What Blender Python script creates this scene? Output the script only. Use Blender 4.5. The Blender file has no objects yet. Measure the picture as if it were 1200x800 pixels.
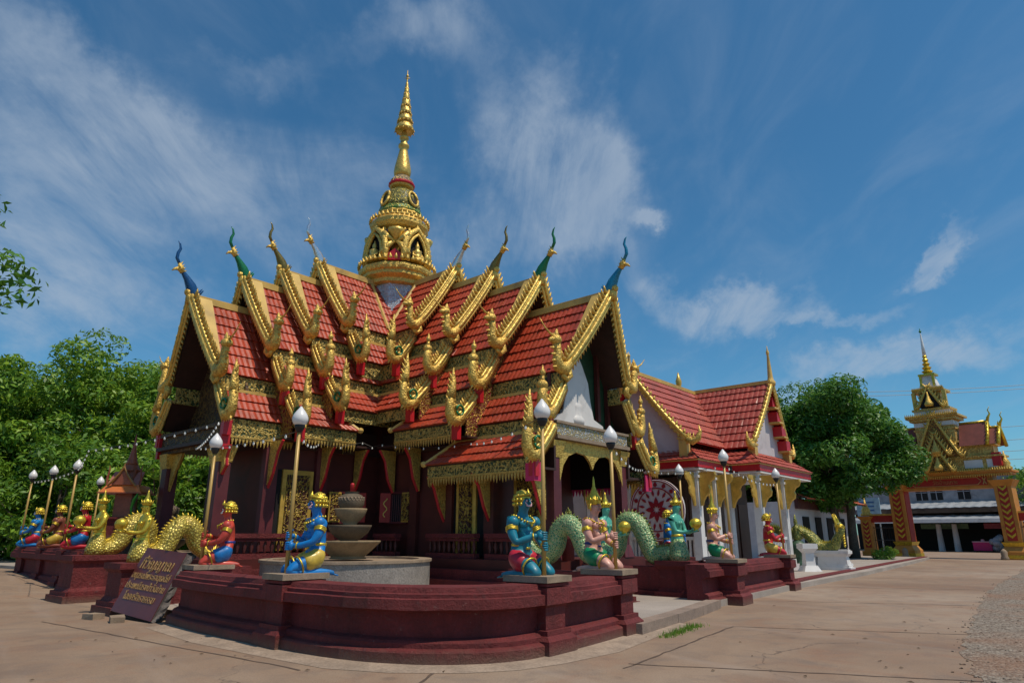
import bpy, bmesh, math, random
import numpy as np
from mathutils import Vector, Matrix, noise as mnoise
random.seed(7); np.random.seed(7)
R = math.radians
SC = bpy.context.scene
COL = SC.collection

# ------------------------------------------------------------------ camera
cam_d = bpy.data.cameras.new('camera'); cam = bpy.data.objects.new('camera', cam_d); COL.objects.link(cam)
cam.location = (0, 0, 1.6); cam.rotation_euler = (R(90 + 16.36), 0, 0)
cam_d.sensor_width = 36; cam_d.lens = 23.1; cam_d.clip_end = 3000; cam_d.clip_start = 0.1
SC.camera = cam

# ------------------------------------------------------------------ sun, sky, exposure
SUN = Vector((0.36, -0.22, 0.90)).normalized()
sun_el = math.asin(SUN.z); sun_az = math.atan2(SUN.x, SUN.y)
ld = bpy.data.lights.new('sun', 'SUN'); ld.energy = 4.3; ld.angle = R(0.53); ld.color = (1.0, 0.88, 0.72)
lo = bpy.data.objects.new('sun', ld); COL.objects.link(lo)
lo.rotation_euler = (-SUN).to_track_quat('-Z', 'Y').to_euler()
SC.view_settings.view_transform = 'Standard'; SC.view_settings.look = 'None'
SC.view_settings.exposure = -0.36; SC.view_settings.gamma = 1
try: SC.view_settings.use_curve_mapping = False
except Exception: pass
SC.cycles.max_bounces = 6; SC.cycles.transparent_max_bounces = 8

TH = math.radians(16.36)
def pix_dir(x, y):
    v = Vector((x - 600, 770 * math.cos(TH) + (y - 400) * math.sin(TH), 770 * math.sin(TH) - (y - 400) * math.cos(TH)))
    return v.normalized()

W = bpy.data.worlds.new('World'); SC.world = W; W.use_nodes = True
def build_world():
    nt = W.node_tree; N = nt.nodes; L = nt.links; N.clear()
    out = N.new('ShaderNodeOutputWorld'); bg = N.new('ShaderNodeBackground'); L.new(bg.outputs[0], out.inputs[0])
    bg.inputs[1].default_value = SKY_STRENGTH
    sky = N.new('ShaderNodeTexSky'); sky.sky_type = 'NISHITA'; sky.sun_disc = False
    sky.sun_elevation = sun_el; sky.sun_rotation = sun_az
    sky.air_density = 1.0; sky.dust_density = 0.6; sky.ozone_density = 2.0; sky.altitude = 100
    hs = N.new('ShaderNodeHueSaturation'); hs.inputs['Saturation'].default_value = 1.05; hs.inputs['Value'].default_value = 1.1
    tint = N.new('ShaderNodeMix'); tint.data_type = 'RGBA'; tint.blend_type = 'MULTIPLY'; tint.inputs[0].default_value = 1; tint.inputs[7].default_value = (.62, 1.06, 1.20, 1)
    L.new(sky.outputs[0], tint.inputs[6]); L.new(tint.outputs[2], hs.inputs['Color'])
    tc = N.new('ShaderNodeTexCoord')
    def math_(op, a, b=None, c=None, clamp=False):
        n = N.new('ShaderNodeMath'); n.operation = op; n.use_clamp = clamp
        for i, q in enumerate((a, b, c)):
            if q is None: continue
            if isinstance(q, (int, float)): n.inputs[i].default_value = q
            else: L.new(q, n.inputs[i])
        return n.outputs[0]
    nrm = N.new('ShaderNodeVectorMath'); nrm.operation = 'NORMALIZE'; L.new(tc.outputs['Generated'], nrm.inputs[0])
    wn = N.new('ShaderNodeTexNoise'); wn.inputs['Scale'].default_value = 5.5; wn.inputs['Detail'].default_value = 8; wn.inputs['Roughness'].default_value = .62; L.new(nrm.outputs[0], wn.inputs['Vector'])
    ws = N.new('ShaderNodeVectorMath'); ws.operation = 'MULTIPLY_ADD'; L.new(wn.outputs['Color'], ws.inputs[0]); ws.inputs[1].default_value = (.26, .26, .26); ws.inputs[2].default_value = (-.13, -.13, -.13)
    wa = N.new('ShaderNodeVectorMath'); wa.operation = 'ADD'; L.new(nrm.outputs[0], wa.inputs[0]); L.new(ws.outputs[0], wa.inputs[1])
    D = nrm.outputs[0]; DW = wa.outputs[0]
    sp = N.new('ShaderNodeSeparateXYZ'); L.new(D, sp.inputs[0])
    # the cloud layer lies on a high flat sheet: direction divided by height
    zz = math_('MAXIMUM', math_('ADD', sp.outputs[2], 0.22), 0.05)
    cx = math_('DIVIDE', sp.outputs[0], zz); cy = math_('DIVIDE', sp.outputs[1], zz)
    cb = N.new('ShaderNodeCombineXYZ'); L.new(cx, cb.inputs[0]); L.new(cy, cb.inputs[1])
    def fbm(vec, scale, detail, rough, dist, loc=(0, 0, 0), scl=(1, 1, 1), rz=0):
        mp = N.new('ShaderNodeMapping'); mp.inputs['Location'].default_value = loc; mp.inputs['Scale'].default_value = scl
        mp.inputs['Rotation'].default_value = (0, 0, rz); L.new(vec, mp.inputs[0])
        n = N.new('ShaderNodeTexNoise'); n.inputs['Scale'].default_value = scale; n.inputs['Detail'].default_value = detail
        n.inputs['Roughness'].default_value = rough; n.inputs['Distortion'].default_value = dist
        L.new(mp.outputs[0], n.inputs['Vector']); return n.outputs[0]
    n1 = fbm(cb.outputs[0], 1.6, 9, 0.58, 0.9, (3.1, 0.4, 0), (1, 0.7, 1), 0.5)
    n2 = fbm(cb.outputs[0], 5.5, 7, 0.6, 0.5, (1.7, 5.2, 0), (1.0, 0.45, 1), 0.9)
    n3 = fbm(cb.outputs[0], 7.0, 10, 0.68, 0.8, (7.7, 2.2, 0), (1.0, 0.28, 1), -0.55)
    tex = math_('ADD', math_('MULTIPLY', n1, 0.72), math_('MULTIPLY', n2, 0.28))
    def smooth(val, a, b):
        m = N.new('ShaderNodeMapRange'); m.interpolation_type = 'SMOOTHSTEP'
        m.inputs[1].default_value = a; m.inputs[2].default_value = b; L.new(val, m.inputs[0]); return m.outputs[0]
    # clouds of the day: each a direction, half width, half height (radians), tilt and amount
    total = None
    for (px, py, wx, wy, tilt, amt) in CLOUDS:
        d = pix_dir(px, py)
        e1 = Vector((d.y, -d.x, 0)).normalized(); e2 = e1.cross(d).normalized()
        if e2.z < 0: e2 = -e2
        a = e1 * math.cos(tilt) + e2 * math.sin(tilt); b = -e1 * math.sin(tilt) + e2 * math.cos(tilt)
        def dot(v):
            n = N.new('ShaderNodeVectorMath'); n.operation = 'DOT_PRODUCT'; L.new(DW, n.inputs[0]); n.inputs[1].default_value = v; return n.outputs['Value']
        fx = math_('MULTIPLY', dot(a), 1 / wx); fy = math_('MULTIPLY', dot(b), 1 / wy)
        front = math_('GREATER_THAN', dot(d), 0.2)
        r2 = math_('ADD', math_('MULTIPLY', fx, fx), math_('MULTIPLY', fy, fy))
        g = math_('MULTIPLY', math_('POWER', 2.718, math_('MULTIPLY', r2, -1.0)), front)
        g = math_('MULTIPLY', g, amt)
        total = g if total is None else math_('ADD', total, g)
    mask = math_('MINIMUM', total, 1.0)
    # density: texture threshold lowered inside the masks
    thr = math_('SUBTRACT', math_('ADD', tex, math_('MULTIPLY', mask, 0.40)), 0.60)
    dens = smooth(thr, -0.06, 0.38)
    dens = math_('MULTIPLY', math_('MULTIPLY', dens, 0.66), smooth(math_('ADD', math_('MULTIPLY', n3, .6), math_('MULTIPLY', n2, .4)), 0.22, 0.60))
    thin = math_('MULTIPLY', smooth(n2, 0.38, 0.85), 0.16)
    dens = math_('MAXIMUM', dens, thin)
    dens = math_('MULTIPLY', dens, smooth(sp.outputs[2], -0.02, 0.06))
    mix = N.new('ShaderNodeMix'); mix.data_type = 'RGBA'; L.new(dens, mix.inputs[0])
    L.new(hs.outputs[0], mix.inputs[6]); mix.inputs[7].default_value = CLOUD_COL
    L.new(mix.outputs[2], bg.inputs[0])
SKY_STRENGTH = 0.10
CLOUD_COL = (5.3, 6.3, 7.6, 1)
CLOUDS = [
    (190, 225, 0.20, 0.12, 0.35, 0.8), (90, 75, 0.22, 0.045, -0.5, 0.5), (50, 200, 0.14, 0.12, 0.0, 0.55), (60, 340, 0.22, 0.07, 0.1, 0.6), (300, 60, 0.12, 0.03, -0.3, 0.35),
    (655, 170, 0.095, 0.10, -0.4, 1.1), (530, 50, 0.06, 0.12, 0.7, 0.6), (685, 250, 0.08, 0.10, 0.1, 1.0), (420, 30, 0.16, 0.04, 0.3, 0.4),
    (590, 290, 0.14, 0.08, 0.0, 0.8), (430, 190, 0.10, 0.08, 0.4, 0.4),
    (840, 362, 0.12, 0.034, -0.03, 1.2), (765, 278, 0.03, 0.014, 0.4, 0.9), (960, 372, 0.12, 0.016, 0.05, 0.8),
    (1078, 302, 0.036, 0.020, 0.35, 1.1), (1110, 290, 0.07, 0.03, 0.2, 0.5),
    (1110, 405, 0.18, 0.036, 0.08, 0.8), (1120, 70, 0.10, 0.14, 0.6, 0.3), (1000, 440, 0.2, 0.03, 0.0, 0.5),
]
build_world()

# ================================================================== helpers
def V(*a): return Vector(a if len(a) == 3 else a[0])
class MB:
    def __init__(s): s.v = []; s.f = []; s.m = []; s.cur = 0
    def add(s, vs, fs):
        o = len(s.v); s.v.extend([tuple(p) for p in vs]); s.f.extend([tuple(i + o for i in q) for q in fs]); s.m.extend([s.cur] * len(fs)); return s
    def box(s, c, size, ax=None):
        c = Vector(c); ax = ax or (Vector((1, 0, 0)), Vector((0, 1, 0)), Vector((0, 0, 1)))
        h = [Vector(ax[i]) * (size[i] / 2) for i in range(3)]
        vs = [c + h[0] * i + h[1] * j + h[2] * k for i in (-1, 1) for j in (-1, 1) for k in (-1, 1)]
        return s.add(vs, [(0, 1, 3, 2), (4, 6, 7, 5), (0, 4, 5, 1), (2, 3, 7, 6), (0, 2, 6, 4), (1, 5, 7, 3)])
    def hexa(s, p):   # 8 points: bottom 4, top 4
        return s.add(p, [(3, 2, 1, 0), (4, 5, 6, 7), (0, 1, 5, 4), (1, 2, 6, 5), (2, 3, 7, 6), (3, 0, 4, 7)])
    def frustum(s, c, s0, s1, h, ax=None):
        ax = ax or (Vector((1, 0, 0)), Vector((0, 1, 0)), Vector((0, 0, 1))); c = Vector(c)
        q = [(-1, -1), (1, -1), (1, 1), (-1, 1)]
        p = [c + ax[0] * (a * s0[0] / 2) + ax[1] * (b * s0[1] / 2) for a, b in q] + [c + ax[2] * h + ax[0] * (a * s1[0] / 2) + ax[1] * (b * s1[1] / 2) for a, b in q]
        return s.hexa(p)
    def prism(s, pts, off):   # planar polygon extruded by vector off
        n = len(pts); off = Vector(off); a = [Vector(p) for p in pts]; b = [p + off for p in a]
        fs = [tuple(range(n - 1, -1, -1)), tuple(range(n, 2 * n))] + [(i, (i + 1) % n, n + (i + 1) % n, n + i) for i in range(n)]
        return s.add(a + b, fs)
    def tube(s, path, rad, n=8, cap=True, flat=1.0):
        path = [Vector(p) for p in path]; m = len(path)
        if not hasattr(rad, '__len__'): rad = [rad] * m
        vs = []; up = Vector((0, 0, 1)); prev = None
        for i in range(m):
            t = (path[min(i + 1, m - 1)] - path[max(i - 1, 0)])
            if t.length < 1e-9: t = Vector((0, 0, 1))
            t.normalize()
            if prev is None:
                u = t.cross(up)
                if u.length < 0.05: u = t.cross(Vector((1, 0, 0)))
                u.normalize()
            else:
                u = prev - t * prev.dot(t); u.normalize()
            prev = u; w = t.cross(u)
            for k in range(n):
                a = 2 * math.pi * k / n
                vs.append(path[i] + (u * math.cos(a) + w * (math.sin(a) * flat)) * rad[i])
        fs = [(i * n + k, i * n + (k + 1) % n, (i + 1) * n + (k + 1) % n, (i + 1) * n + k) for i in range(m - 1) for k in range(n)]
        if cap: fs += [tuple(range(n - 1, -1, -1)), tuple(range((m - 1) * n, m * n))]
        return s.add(vs, fs)
    def lathe(s, prof, c=(0, 0, 0), n=16, phase=0.0, sx=1, sy=1, ax=None):
        c = Vector(c); vs = []
        ax = ax or (Vector((1, 0, 0)), Vector((0, 1, 0)), Vector((0, 0, 1)))
        for r, z in prof:
            for k in range(n):
                a = 2 * math.pi * k / n + phase
                vs.append(c + ax[0] * (r * sx * math.cos(a)) + ax[1] * (r * sy * math.sin(a)) + ax[2] * z)
        m = len(prof)
        fs = [(i * n + k, i * n + (k + 1) % n, (i + 1) * n + (k + 1) % n, (i + 1) * n + k) for i in range(m - 1) for k in range(n)]
        fs += [tuple(range(n - 1, -1, -1)), tuple(range((m - 1) * n, m * n))]
        return s.add(vs, fs)
    def ball(s, c, r, n=10, sc=(1, 1, 1)):
        m = max(4, n // 2 + 1); prof = [(max(1e-3, math.sin(math.pi * i / m)) * r, -math.cos(math.pi * i / m) * r * sc[2]) for i in range(m + 1)]
        return s.lathe(prof, c, n, sx=sc[0], sy=sc[1])
    def spike(s, base, tip, r, n=5, bend=None, flat=1.0):
        base = Vector(base); tip = Vector(tip); mid = (base + tip) / 2
        if bend is not None: mid = mid + Vector(bend)
        return s.tube([base, (base + mid) / 2 + (mid - (base + tip) / 2) * .3, mid, tip], [r, r * 1.1, r * .7, r * .08], n, True, flat)
    def build(s, name, mat, parent=None, smooth=False, loc=None):
        me = bpy.data.meshes.new(name); me.from_pydata([tuple(p) for p in s.v], [], s.f)
        mats = mat if isinstance(mat, (list, tuple)) else [mat]
        for m in mats: me.materials.append(m)
        if len(mats) > 1: me.polygons.foreach_set('material_index', s.m)
        bm = bmesh.new(); bm.from_mesh(me); bmesh.ops.recalc_face_normals(bm, faces=bm.faces); bm.to_mesh(me); bm.free()
        if smooth: me.polygons.foreach_set('use_smooth', [True] * len(me.polygons))
        me.update()
        return link(name, me, parent, loc)
def link(name, me, parent=None, loc=None):
    o = bpy.data.objects.new(name, me); COL.objects.link(o)
    if parent is not None: o.parent = parent
    if loc is not None: o.location = loc
    return o
def thing(name, label, cat, loc=(0, 0, 0), rz=0, group=None):
    o = bpy.data.objects.new(name, None); COL.objects.link(o); o.location = loc; o.rotation_euler = (0, 0, rz)
    o.empty_display_size = .2; return tag(o, label, cat, group)
def tag(o, label, cat, group=None, kind=None):
    o['label'] = label; o['category'] = cat
    if group: o['group'] = group
    if kind: o['kind'] = kind
    return o
def struct(o): o['kind'] = 'structure'; return o
def copy_tree(o, parent=None):
    c = o.copy(); COL.objects.link(c)
    if parent is not None: c.parent = parent
    for ch in list(o.children): copy_tree(ch, c)
    return c

# ================================================================== materials
def newmat(name):
    m = bpy.data.materials.new(name); m.use_nodes = True; nt = m.node_tree; nt.nodes.clear()
    out = nt.nodes.new('ShaderNodeOutputMaterial'); b = nt.nodes.new('ShaderNodeBsdfPrincipled'); nt.links.new(b.outputs[0], out.inputs[0])
    return m, nt, b, out
def ramp(nt, fac, stops):
    r = nt.nodes.new('ShaderNodeValToRGB'); nt.links.new(fac, r.inputs[0]); e = r.color_ramp.elements
    while len(e) < len(stops): e.new(0.5)
    for i, (p, c) in enumerate(stops): e[i].position = p; e[i].color = (c[0], c[1], c[2], 1) if not isinstance(c, (int, float)) else (c, c, c, 1)
    return r.outputs[0]
def coords(nt, kind='Object'):
    return nt.nodes.new('ShaderNodeTexCoord').outputs[kind]
def nz(nt, vec, scale, detail=5, rough=.55, dist=0):
    n = nt.nodes.new('ShaderNodeTexNoise'); n.inputs['Scale'].default_value = scale; n.inputs['Detail'].default_value = detail
    n.inputs['Roughness'].default_value = rough; n.inputs['Distortion'].default_value = dist; nt.links.new(vec, n.inputs['Vector']); return n.outputs[0]
def vor(nt, vec, scale, feat='F1', out=0):
    n = nt.nodes.new('ShaderNodeTexVoronoi'); n.feature = feat; n.inputs['Scale'].default_value = scale; nt.links.new(vec, n.inputs['Vector']); return n.outputs[out]
def mixc(nt, fac, a, b, mode='MIX'):
    m = nt.nodes.new('ShaderNodeMix'); m.data_type = 'RGBA'; m.blend_type = mode
    for i, q in ((0, fac), (6, a), (7, b)):
        if isinstance(q, (int, float)): m.inputs[i].default_value = q
        elif isinstance(q, tuple): m.inputs[i].default_value = (q[0], q[1], q[2], 1)
        else: nt.links.new(q, m.inputs[i])
    return m.outputs[2]
def mth(nt, op, a, b=0.0):
    n = nt.nodes.new('ShaderNodeMath'); n.operation = op
    for i, q in enumerate((a, b)):
        if isinstance(q, (int, float)): n.inputs[i].default_value = q
        else: nt.links.new(q, n.inputs[i])
    return n.outputs[0]
def bump(nt, b, h, strength=.5, dist=.02):
    n = nt.nodes.new('ShaderNodeBump'); n.inputs['Strength'].default_value = strength; n.inputs['Distance'].default_value = dist
    nt.links.new(h, n.inputs['Height']); nt.links.new(n.outputs[0], b.inputs['Normal']); return n
def setc(nt, b, col, name='Base Color'):
    if isinstance(col, tuple): b.inputs[name].default_value = (col[0], col[1], col[2], 1)
    else: nt.links.new(col, b.inputs[name])
def paint(name, c, rough=.5, var=.25, scale=3.0, metal=0.0, bmp=.15, bscale=30, dirt=None, coat=0.0):
    m, nt, b, out = newmat(name); co = coords(nt)
    n = nz(nt, co, scale, 7, .6)
    lo_ = tuple(q * (1 - var) for q in c); hi = tuple(min(1, q * (1 + var)) for q in c)
    col = ramp(nt, n, [(.3, lo_), (.7, hi)])
    if dirt:
        n2 = nz(nt, co, scale * .6, 9, .7, .6); f = ramp(nt, n2, [(.52, 0.0), (.68, 1.0)]); col = mixc(nt, mth(nt, 'MULTIPLY', f, .7), col, dirt)
    setc(nt, b, col); b.inputs['Roughness'].default_value = rough; b.inputs['Metallic'].default_value = metal
    b.inputs['Coat Weight'].default_value = coat; b.inputs['Coat Roughness'].default_value = .15
    if bmp: bump(nt, b, nz(nt, co, bscale, 4, .6), bmp, .01)
    return m
def carved(name, ground, gold=(.68, .44, .07), scale=9.0, metal=.75, rough=.38, cover=.42, bstr=.9, bd=.03):
    """gilded carving over a painted or mosaic ground"""
    m, nt, b, out = newmat(name); co = coords(nt)
    wv = nt.nodes.new('ShaderNodeVectorMath'); wv.operation = 'ADD'
    nn = nt.nodes.new('ShaderNodeTexNoise'); nn.inputs['Scale'].default_value = scale * .55; nn.inputs['Detail'].default_value = 2; nt.links.new(co, nn.inputs['Vector'])
    sc = nt.nodes.new('ShaderNodeVectorMath'); sc.operation = 'SCALE'; sc.inputs['Scale'].default_value = .35 * 9 / scale; nt.links.new(nn.outputs['Color'], sc.inputs[0])
    nt.links.new(co, wv.inputs[0]); nt.links.new(sc.outputs[0], wv.inputs[1]); wc = wv.outputs[0]
    d = vor(nt, wc, scale, 'DISTANCE_TO_EDGE'); f1 = vor(nt, wc, scale * 1.9, 'F1')
    mask = ramp(nt, d, [(0.02, 1.0), (cover * .35, 0.0)])   # ridges along cell edges
    mask2 = ramp(nt, f1, [(.18, 1.0), (.36, 0.0)])
    mk = mth(nt, 'MAXIMUM', mask, mask2)
    tone = nz(nt, co, scale * 2.2, 5, .7)
    gcol = ramp(nt, tone, [(.30, tuple(q * .45 for q in gold)), (.5, gold), (.75, tuple(min(1, q * 1.35) for q in gold))])
    col = mixc(nt, mk, ground, gcol); setc(nt, b, col)
    met = mth(nt, 'MULTIPLY', mk, metal); nt.links.new(met, b.inputs['Metallic']); b.inputs['Roughness'].default_value = rough
    h = mth(nt, 'ADD', mk, mth(nt, 'MULTIPLY', tone, .5)); bump(nt, b, h, bstr, bd)
    return m
def goldmat(name, c=(.70, .44, .07), rough=.34, metal=.85, scale=14, bstr=.55, dark=.4):
    m, nt, b, out = newmat(name); co = coords(nt)
    n = nz(nt, co, scale, 6, .65, .4); v = vor(nt, co, scale * 1.3, 'SMOOTH_F1')
    n3 = nz(nt, co, 1.7, 4, .6)
    g = ramp(nt, n, [(.28, tuple(q * dark for q in c)), (.52, c), (.8, tuple(min(1, q * 1.3) for q in c))])
    g = mixc(nt, ramp(nt, n3, [(.5, 0.0), (.75, .45)]), g, (c[0] * .45, c[1] * .42, c[2] * .5))
    oi = nt.nodes.new('ShaderNodeObjectInfo'); g = mixc(nt, ramp(nt, oi.outputs['Random'], [(0, 0.0), (1, .38)]), g, (c[0] * .62, c[1] * .52, c[2] * .5))
    grime = nz(nt, co, 3.3, 8, .75, .5); g = mixc(nt, ramp(nt, grime, [(.54, 0.0), (.70, .7)]), g, (.13, .085, .03))
    setc(nt, b, g); b.inputs['Metallic'].default_value = metal; nt.links.new(ramp(nt, n, [(.2, rough + .25), (.8, rough)]), b.inputs['Roughness'])
    bump(nt, b, mth(nt, 'ADD', mth(nt, 'MULTIPLY', v, 1.0), n), bstr, .03)
    return m
M = {}
M['gold'] = goldmat('gold_leaf', (.86, .58, .13), .36, .5, 16, .8, .28)
M['gold_smooth'] = goldmat('smooth_gold', (.84, .58, .14), .3, .55, 9, .35, .5)
M['gold_paint'] = paint('gold_paint', (.68, .44, .09), .35, .25, 4, .35, .2, 25)
M['gold_statue'] = goldmat('bright_gold_paint', (.78, .58, .07), .28, .7, 9, .35, .55)
M['cream'] = paint('cream_yellow_paint', (.62, .40, .10), .55, .18, 2, 0, .1, 20, (.30, .20, .08))
M['carved_green'] = carved('gilded_green_mosaic', (.035, .06, .018), (.66, .48, .13), 8, .45, .45, .7)
M['carved_red'] = carved('gilded_red_panel', (.16, .015, .012), (.62, .40, .07), 8)
M['carved_dark'] = carved('gilded_dark_door', (.05, .012, .01), (.62, .42, .08), 7, .6, .4)
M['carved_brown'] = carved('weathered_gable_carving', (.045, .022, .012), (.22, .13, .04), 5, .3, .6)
M['fringe'] = goldmat('fringe_gold', (.74, .50, .13), .4, .6, 20, .4, .5)
M['red_paint'] = paint('bright_red_paint', (.50, .012, .02), .4, .15, 3, 0, .1, 20)
M['maroon_wall'] = None
def maroon(name, c, c2, speck=.5):
    m, nt, b, out = newmat(name); co = coords(nt)
    n = nz(nt, co, 1.6, 9, .65, .3); n2 = nz(nt, co, 24, 6, .75); n3 = nz(nt, co, 6, 6, .7, .8)
    col = ramp(nt, n, [(.32, tuple(q * .62 for q in c)), (.55, c), (.78, c2)])
    col = mixc(nt, ramp(nt, n2, [(.35, .55), (.6, 0.0)]), col, tuple(q * .45 for q in c))
    col = mixc(nt, mth(nt, 'MULTIPLY', ramp(nt, n3, [(.60, 0.0), (.72, 1.0)]), speck), col, (.09, .06, .06))
    # soil splash near the ground and pale scuffs
    sep = nt.nodes.new('ShaderNodeSeparateXYZ'); nt.links.new(co, sep.inputs[0])
    mp = nt.nodes.new('ShaderNodeMapping'); mp.inputs['Scale'].default_value = (5.5, 5.5, .7); nt.links.new(co, mp.inputs[0])
    st = nz(nt, mp.outputs[0], 1.0, 6, .65); col = mixc(nt, mth(nt, 'MULTIPLY', ramp(nt, st, [(.52, 0.0), (.70, 1.0)]), .55), col, tuple(q * .35 for q in c))
    pl_ = nz(nt, co, 11, 8, .75, .3); col = mixc(nt, mth(nt, 'MULTIPLY', ramp(nt, pl_, [(.63, 0.0), (.67, 1.0)]), .55), col, (.34, .20, .17))
    lowf = ramp(nt, mth(nt, 'ADD', sep.outputs[2], mth(nt, 'MULTIPLY', n3, .22)), [(.14, .8), (.30, 0.0)])
    col = mixc(nt, lowf, col, (.17, .095, .065))
    setc(nt, b, col); b.inputs['Roughness'].default_value = .72
    bump(nt, b, mth(nt, 'ADD', n2, mth(nt, 'MULTIPLY', n3, 1.0)), .95, .035)
    return m
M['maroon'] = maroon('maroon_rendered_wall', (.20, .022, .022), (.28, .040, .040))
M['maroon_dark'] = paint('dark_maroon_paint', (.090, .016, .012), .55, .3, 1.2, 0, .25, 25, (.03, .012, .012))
M['maroon_purple'] = paint('plum_column_paint', (.115, .022, .026), .5, .25, 1.5, 0, .2, 25)
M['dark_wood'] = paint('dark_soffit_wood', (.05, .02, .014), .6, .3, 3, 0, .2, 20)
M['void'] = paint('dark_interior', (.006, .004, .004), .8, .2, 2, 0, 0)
def stone(name, c, var=.2, sc=3, bs=.5, rough=.8, grain=60, speck=None):
    m, nt, b, out = newmat(name); co = coords(nt)
    n = nz(nt, co, sc, 8, .65); g = nz(nt, co, grain, 3, .7)
    col = ramp(nt, n, [(.3, tuple(q * (1 - var) for q in c)), (.7, tuple(q * (1 + var) for q in c))])
    col = mixc(nt, ramp(nt, g, [(.35, .5), (.6, 0.0)]), col, speck or tuple(q * .45 for q in c))
    setc(nt, b, col); b.inputs['Roughness'].default_value = rough; bump(nt, b, mth(nt, 'ADD', n, g), bs, .012); return m
M['slab'] = stone('pedestal_stone', (.34, .25, .17), .3)
M['pebble'] = stone('pebbled_basin', (.30, .27, .24), .2, 3, .9, .8, 26, (.08, .07, .065))
M['granite'] = stone('rough_granite', (.15, .13, .12), .35, 4, .9, .85, 30)
M['bowl1'] = stone('weathered_stone_bowl', (.30, .215, .12), .35, 2.5, .5)
M['bowl2'] = stone('dark_stone_bowl', (.13, .095, .06), .4, 2.5, .5)
M['white'] = paint('white_paint', (.72, .70, .68), .6, .06, 2, 0, .1, 20, (.45, .42, .40))
M['white_gloss'] = paint('white_enamel', (.80, .79, .78), .35, .05, 2, 0, .05, 20, (.50, .46, .44))
M['whitewall'] = paint('whitewashed_wall', (.58, .54, .55), .75, .08, .7, 0, .15, 12, (.36, .32, .32))
M['lamp_white'] = paint('milky_lamp_glass', (.78, .76, .74), .3, .03, 3, 0, 0, 20, None, .3)
M['black'] = paint('black_plastic', (.012, .012, .013), .45, .2, 3, 0, 0)
M['bamboo'] = paint('ochre_painted_pole', (.46, .29, .08), .4, .15, 3, .1, .08, 30)
M['grey_metal'] = paint('galvanised_sheet', (.42, .44, .46), .45, .12, 1.5, .3, .1, 30)
M['orange_paint'] = paint('orange_gold_paint', (.58, .24, .04), .5, .18, 2, .1, .2, 25, (.32, .15, .03))
M['gate_gold'] = carved('gilded_stucco', (.50, .30, .07), (.72, .50, .14), 3.2, .3, .5, .6)
M['chevron_red'] = paint('red_ground_paint', (.38, .02, .012), .55, .15, 2, 0, .1, 25)
M['text_gold'] = paint('gilded_letters', (.50, .31, .11), .5, .15, 8, .2, .1, 30)
M['sign_face'] = paint('polished_maroon_stone', (.12, .028, .024), .35, .22, 2.5, 0, .05, 40)
M['pink_cloth'] = paint('magenta_cloth', (.60, .03, .12), .8, .15, 5, 0, .3, 40)
M['teal'] = paint('teal_enamel', (.01, .22, .30), .3, .25, 8, .2, .3, 25)
M['fin_blue'] = paint('blue_mosaic', (.012, .08, .22), .3, .4, 22, .2, .4, 30)
M['fin_cyan'] = paint('turquoise_mosaic', (.01, .20, .34), .3, .35, 22, .2, .4, 30)
M['fin_green'] = paint('green_mosaic', (.01, .17, .06), .3, .35, 22, .2, .4, 30)
M['fin_silver'] = paint('mirror_mosaic', (.62, .66, .70), .15, .25, 22, .7, .4, 30)
M['fin_bronze'] = paint('old_bronze_mosaic', (.20, .15, .04), .35, .4, 22, .5, .4, 30)
M['mirror_blue'] = carved('blue_white_mirror_mosaic', (.42, .56, .68), (.70, .75, .80), 9, .3, .25)
M['bulb'] = None
def emis(name, c, s, base=(.8, .8, .8)):
    m, nt, b, out = newmat(name); setc(nt, b, base); b.inputs['Roughness'].default_value = .3
    b.inputs['Emission Color'].default_value = (*c, 1); b.inputs['Emission Strength'].default_value = s; return m
M['bulb'] = paint('clear_white_bulb', (.9, .88, .8), .2, .02, 3, 0, 0)
def tilemat(name, c, rough=.3):
    m, nt, b, out = newmat(name); co = coords(nt)
    n = nz(nt, co, .8, 8, .65, .4); n2 = nz(nt, co, 9, 5, .7); v = vor(nt, co, 3.2, 'F1', 1)
    sep = nt.nodes.new('ShaderNodeSeparateColor'); nt.links.new(v, sep.inputs[0])
    col = ramp(nt, n, [(.3, tuple(q * .72 for q in c)), (.55, c), (.75, tuple(min(1, q * 1.2) for q in c))])
    col = mixc(nt, mth(nt, 'MULTIPLY', sep.outputs[0], .28), col, tuple(q * .5 for q in c))
    col = mixc(nt, mth(nt, 'MULTIPLY', ramp(nt, n2, [(.58, 0.0), (.72, 1.0)]), .35), col, (c[0] * .9, c[1] * 3.2 + .02, c[2] * 3 + .02))
    mp = nt.nodes.new('ShaderNodeMapping'); mp.inputs['Scale'].default_value = (2.6, 2.6, .55); nt.links.new(co, mp.inputs[0])
    stn = nz(nt, mp.outputs[0], 1.0, 8, .7, .3); col = mixc(nt, mth(nt, 'MULTIPLY', ramp(nt, stn, [(.50, 0.0), (.66, 1.0)]), .5), col, (c[0] * .34, c[1] * .5 + .01, c[2] * .5 + .01))
    setc(nt, b, col); nt.links.new(ramp(nt, n2, [(.3, rough), (.7, rough + .2)]), b.inputs['Roughness'])
    b.inputs['Specular IOR Level'].default_value = .5
    bump(nt, b, n2, .12, .01); return m
M['tile'] = tilemat('glazed_red_tile', (.46, .056, .022), .30)
M['tile2'] = tilemat('faded_red_tile', (.44, .075, .045), .38)
M['tile_orange'] = tilemat('orange_clay_tile', (.50, .11, .035), .5)
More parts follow.
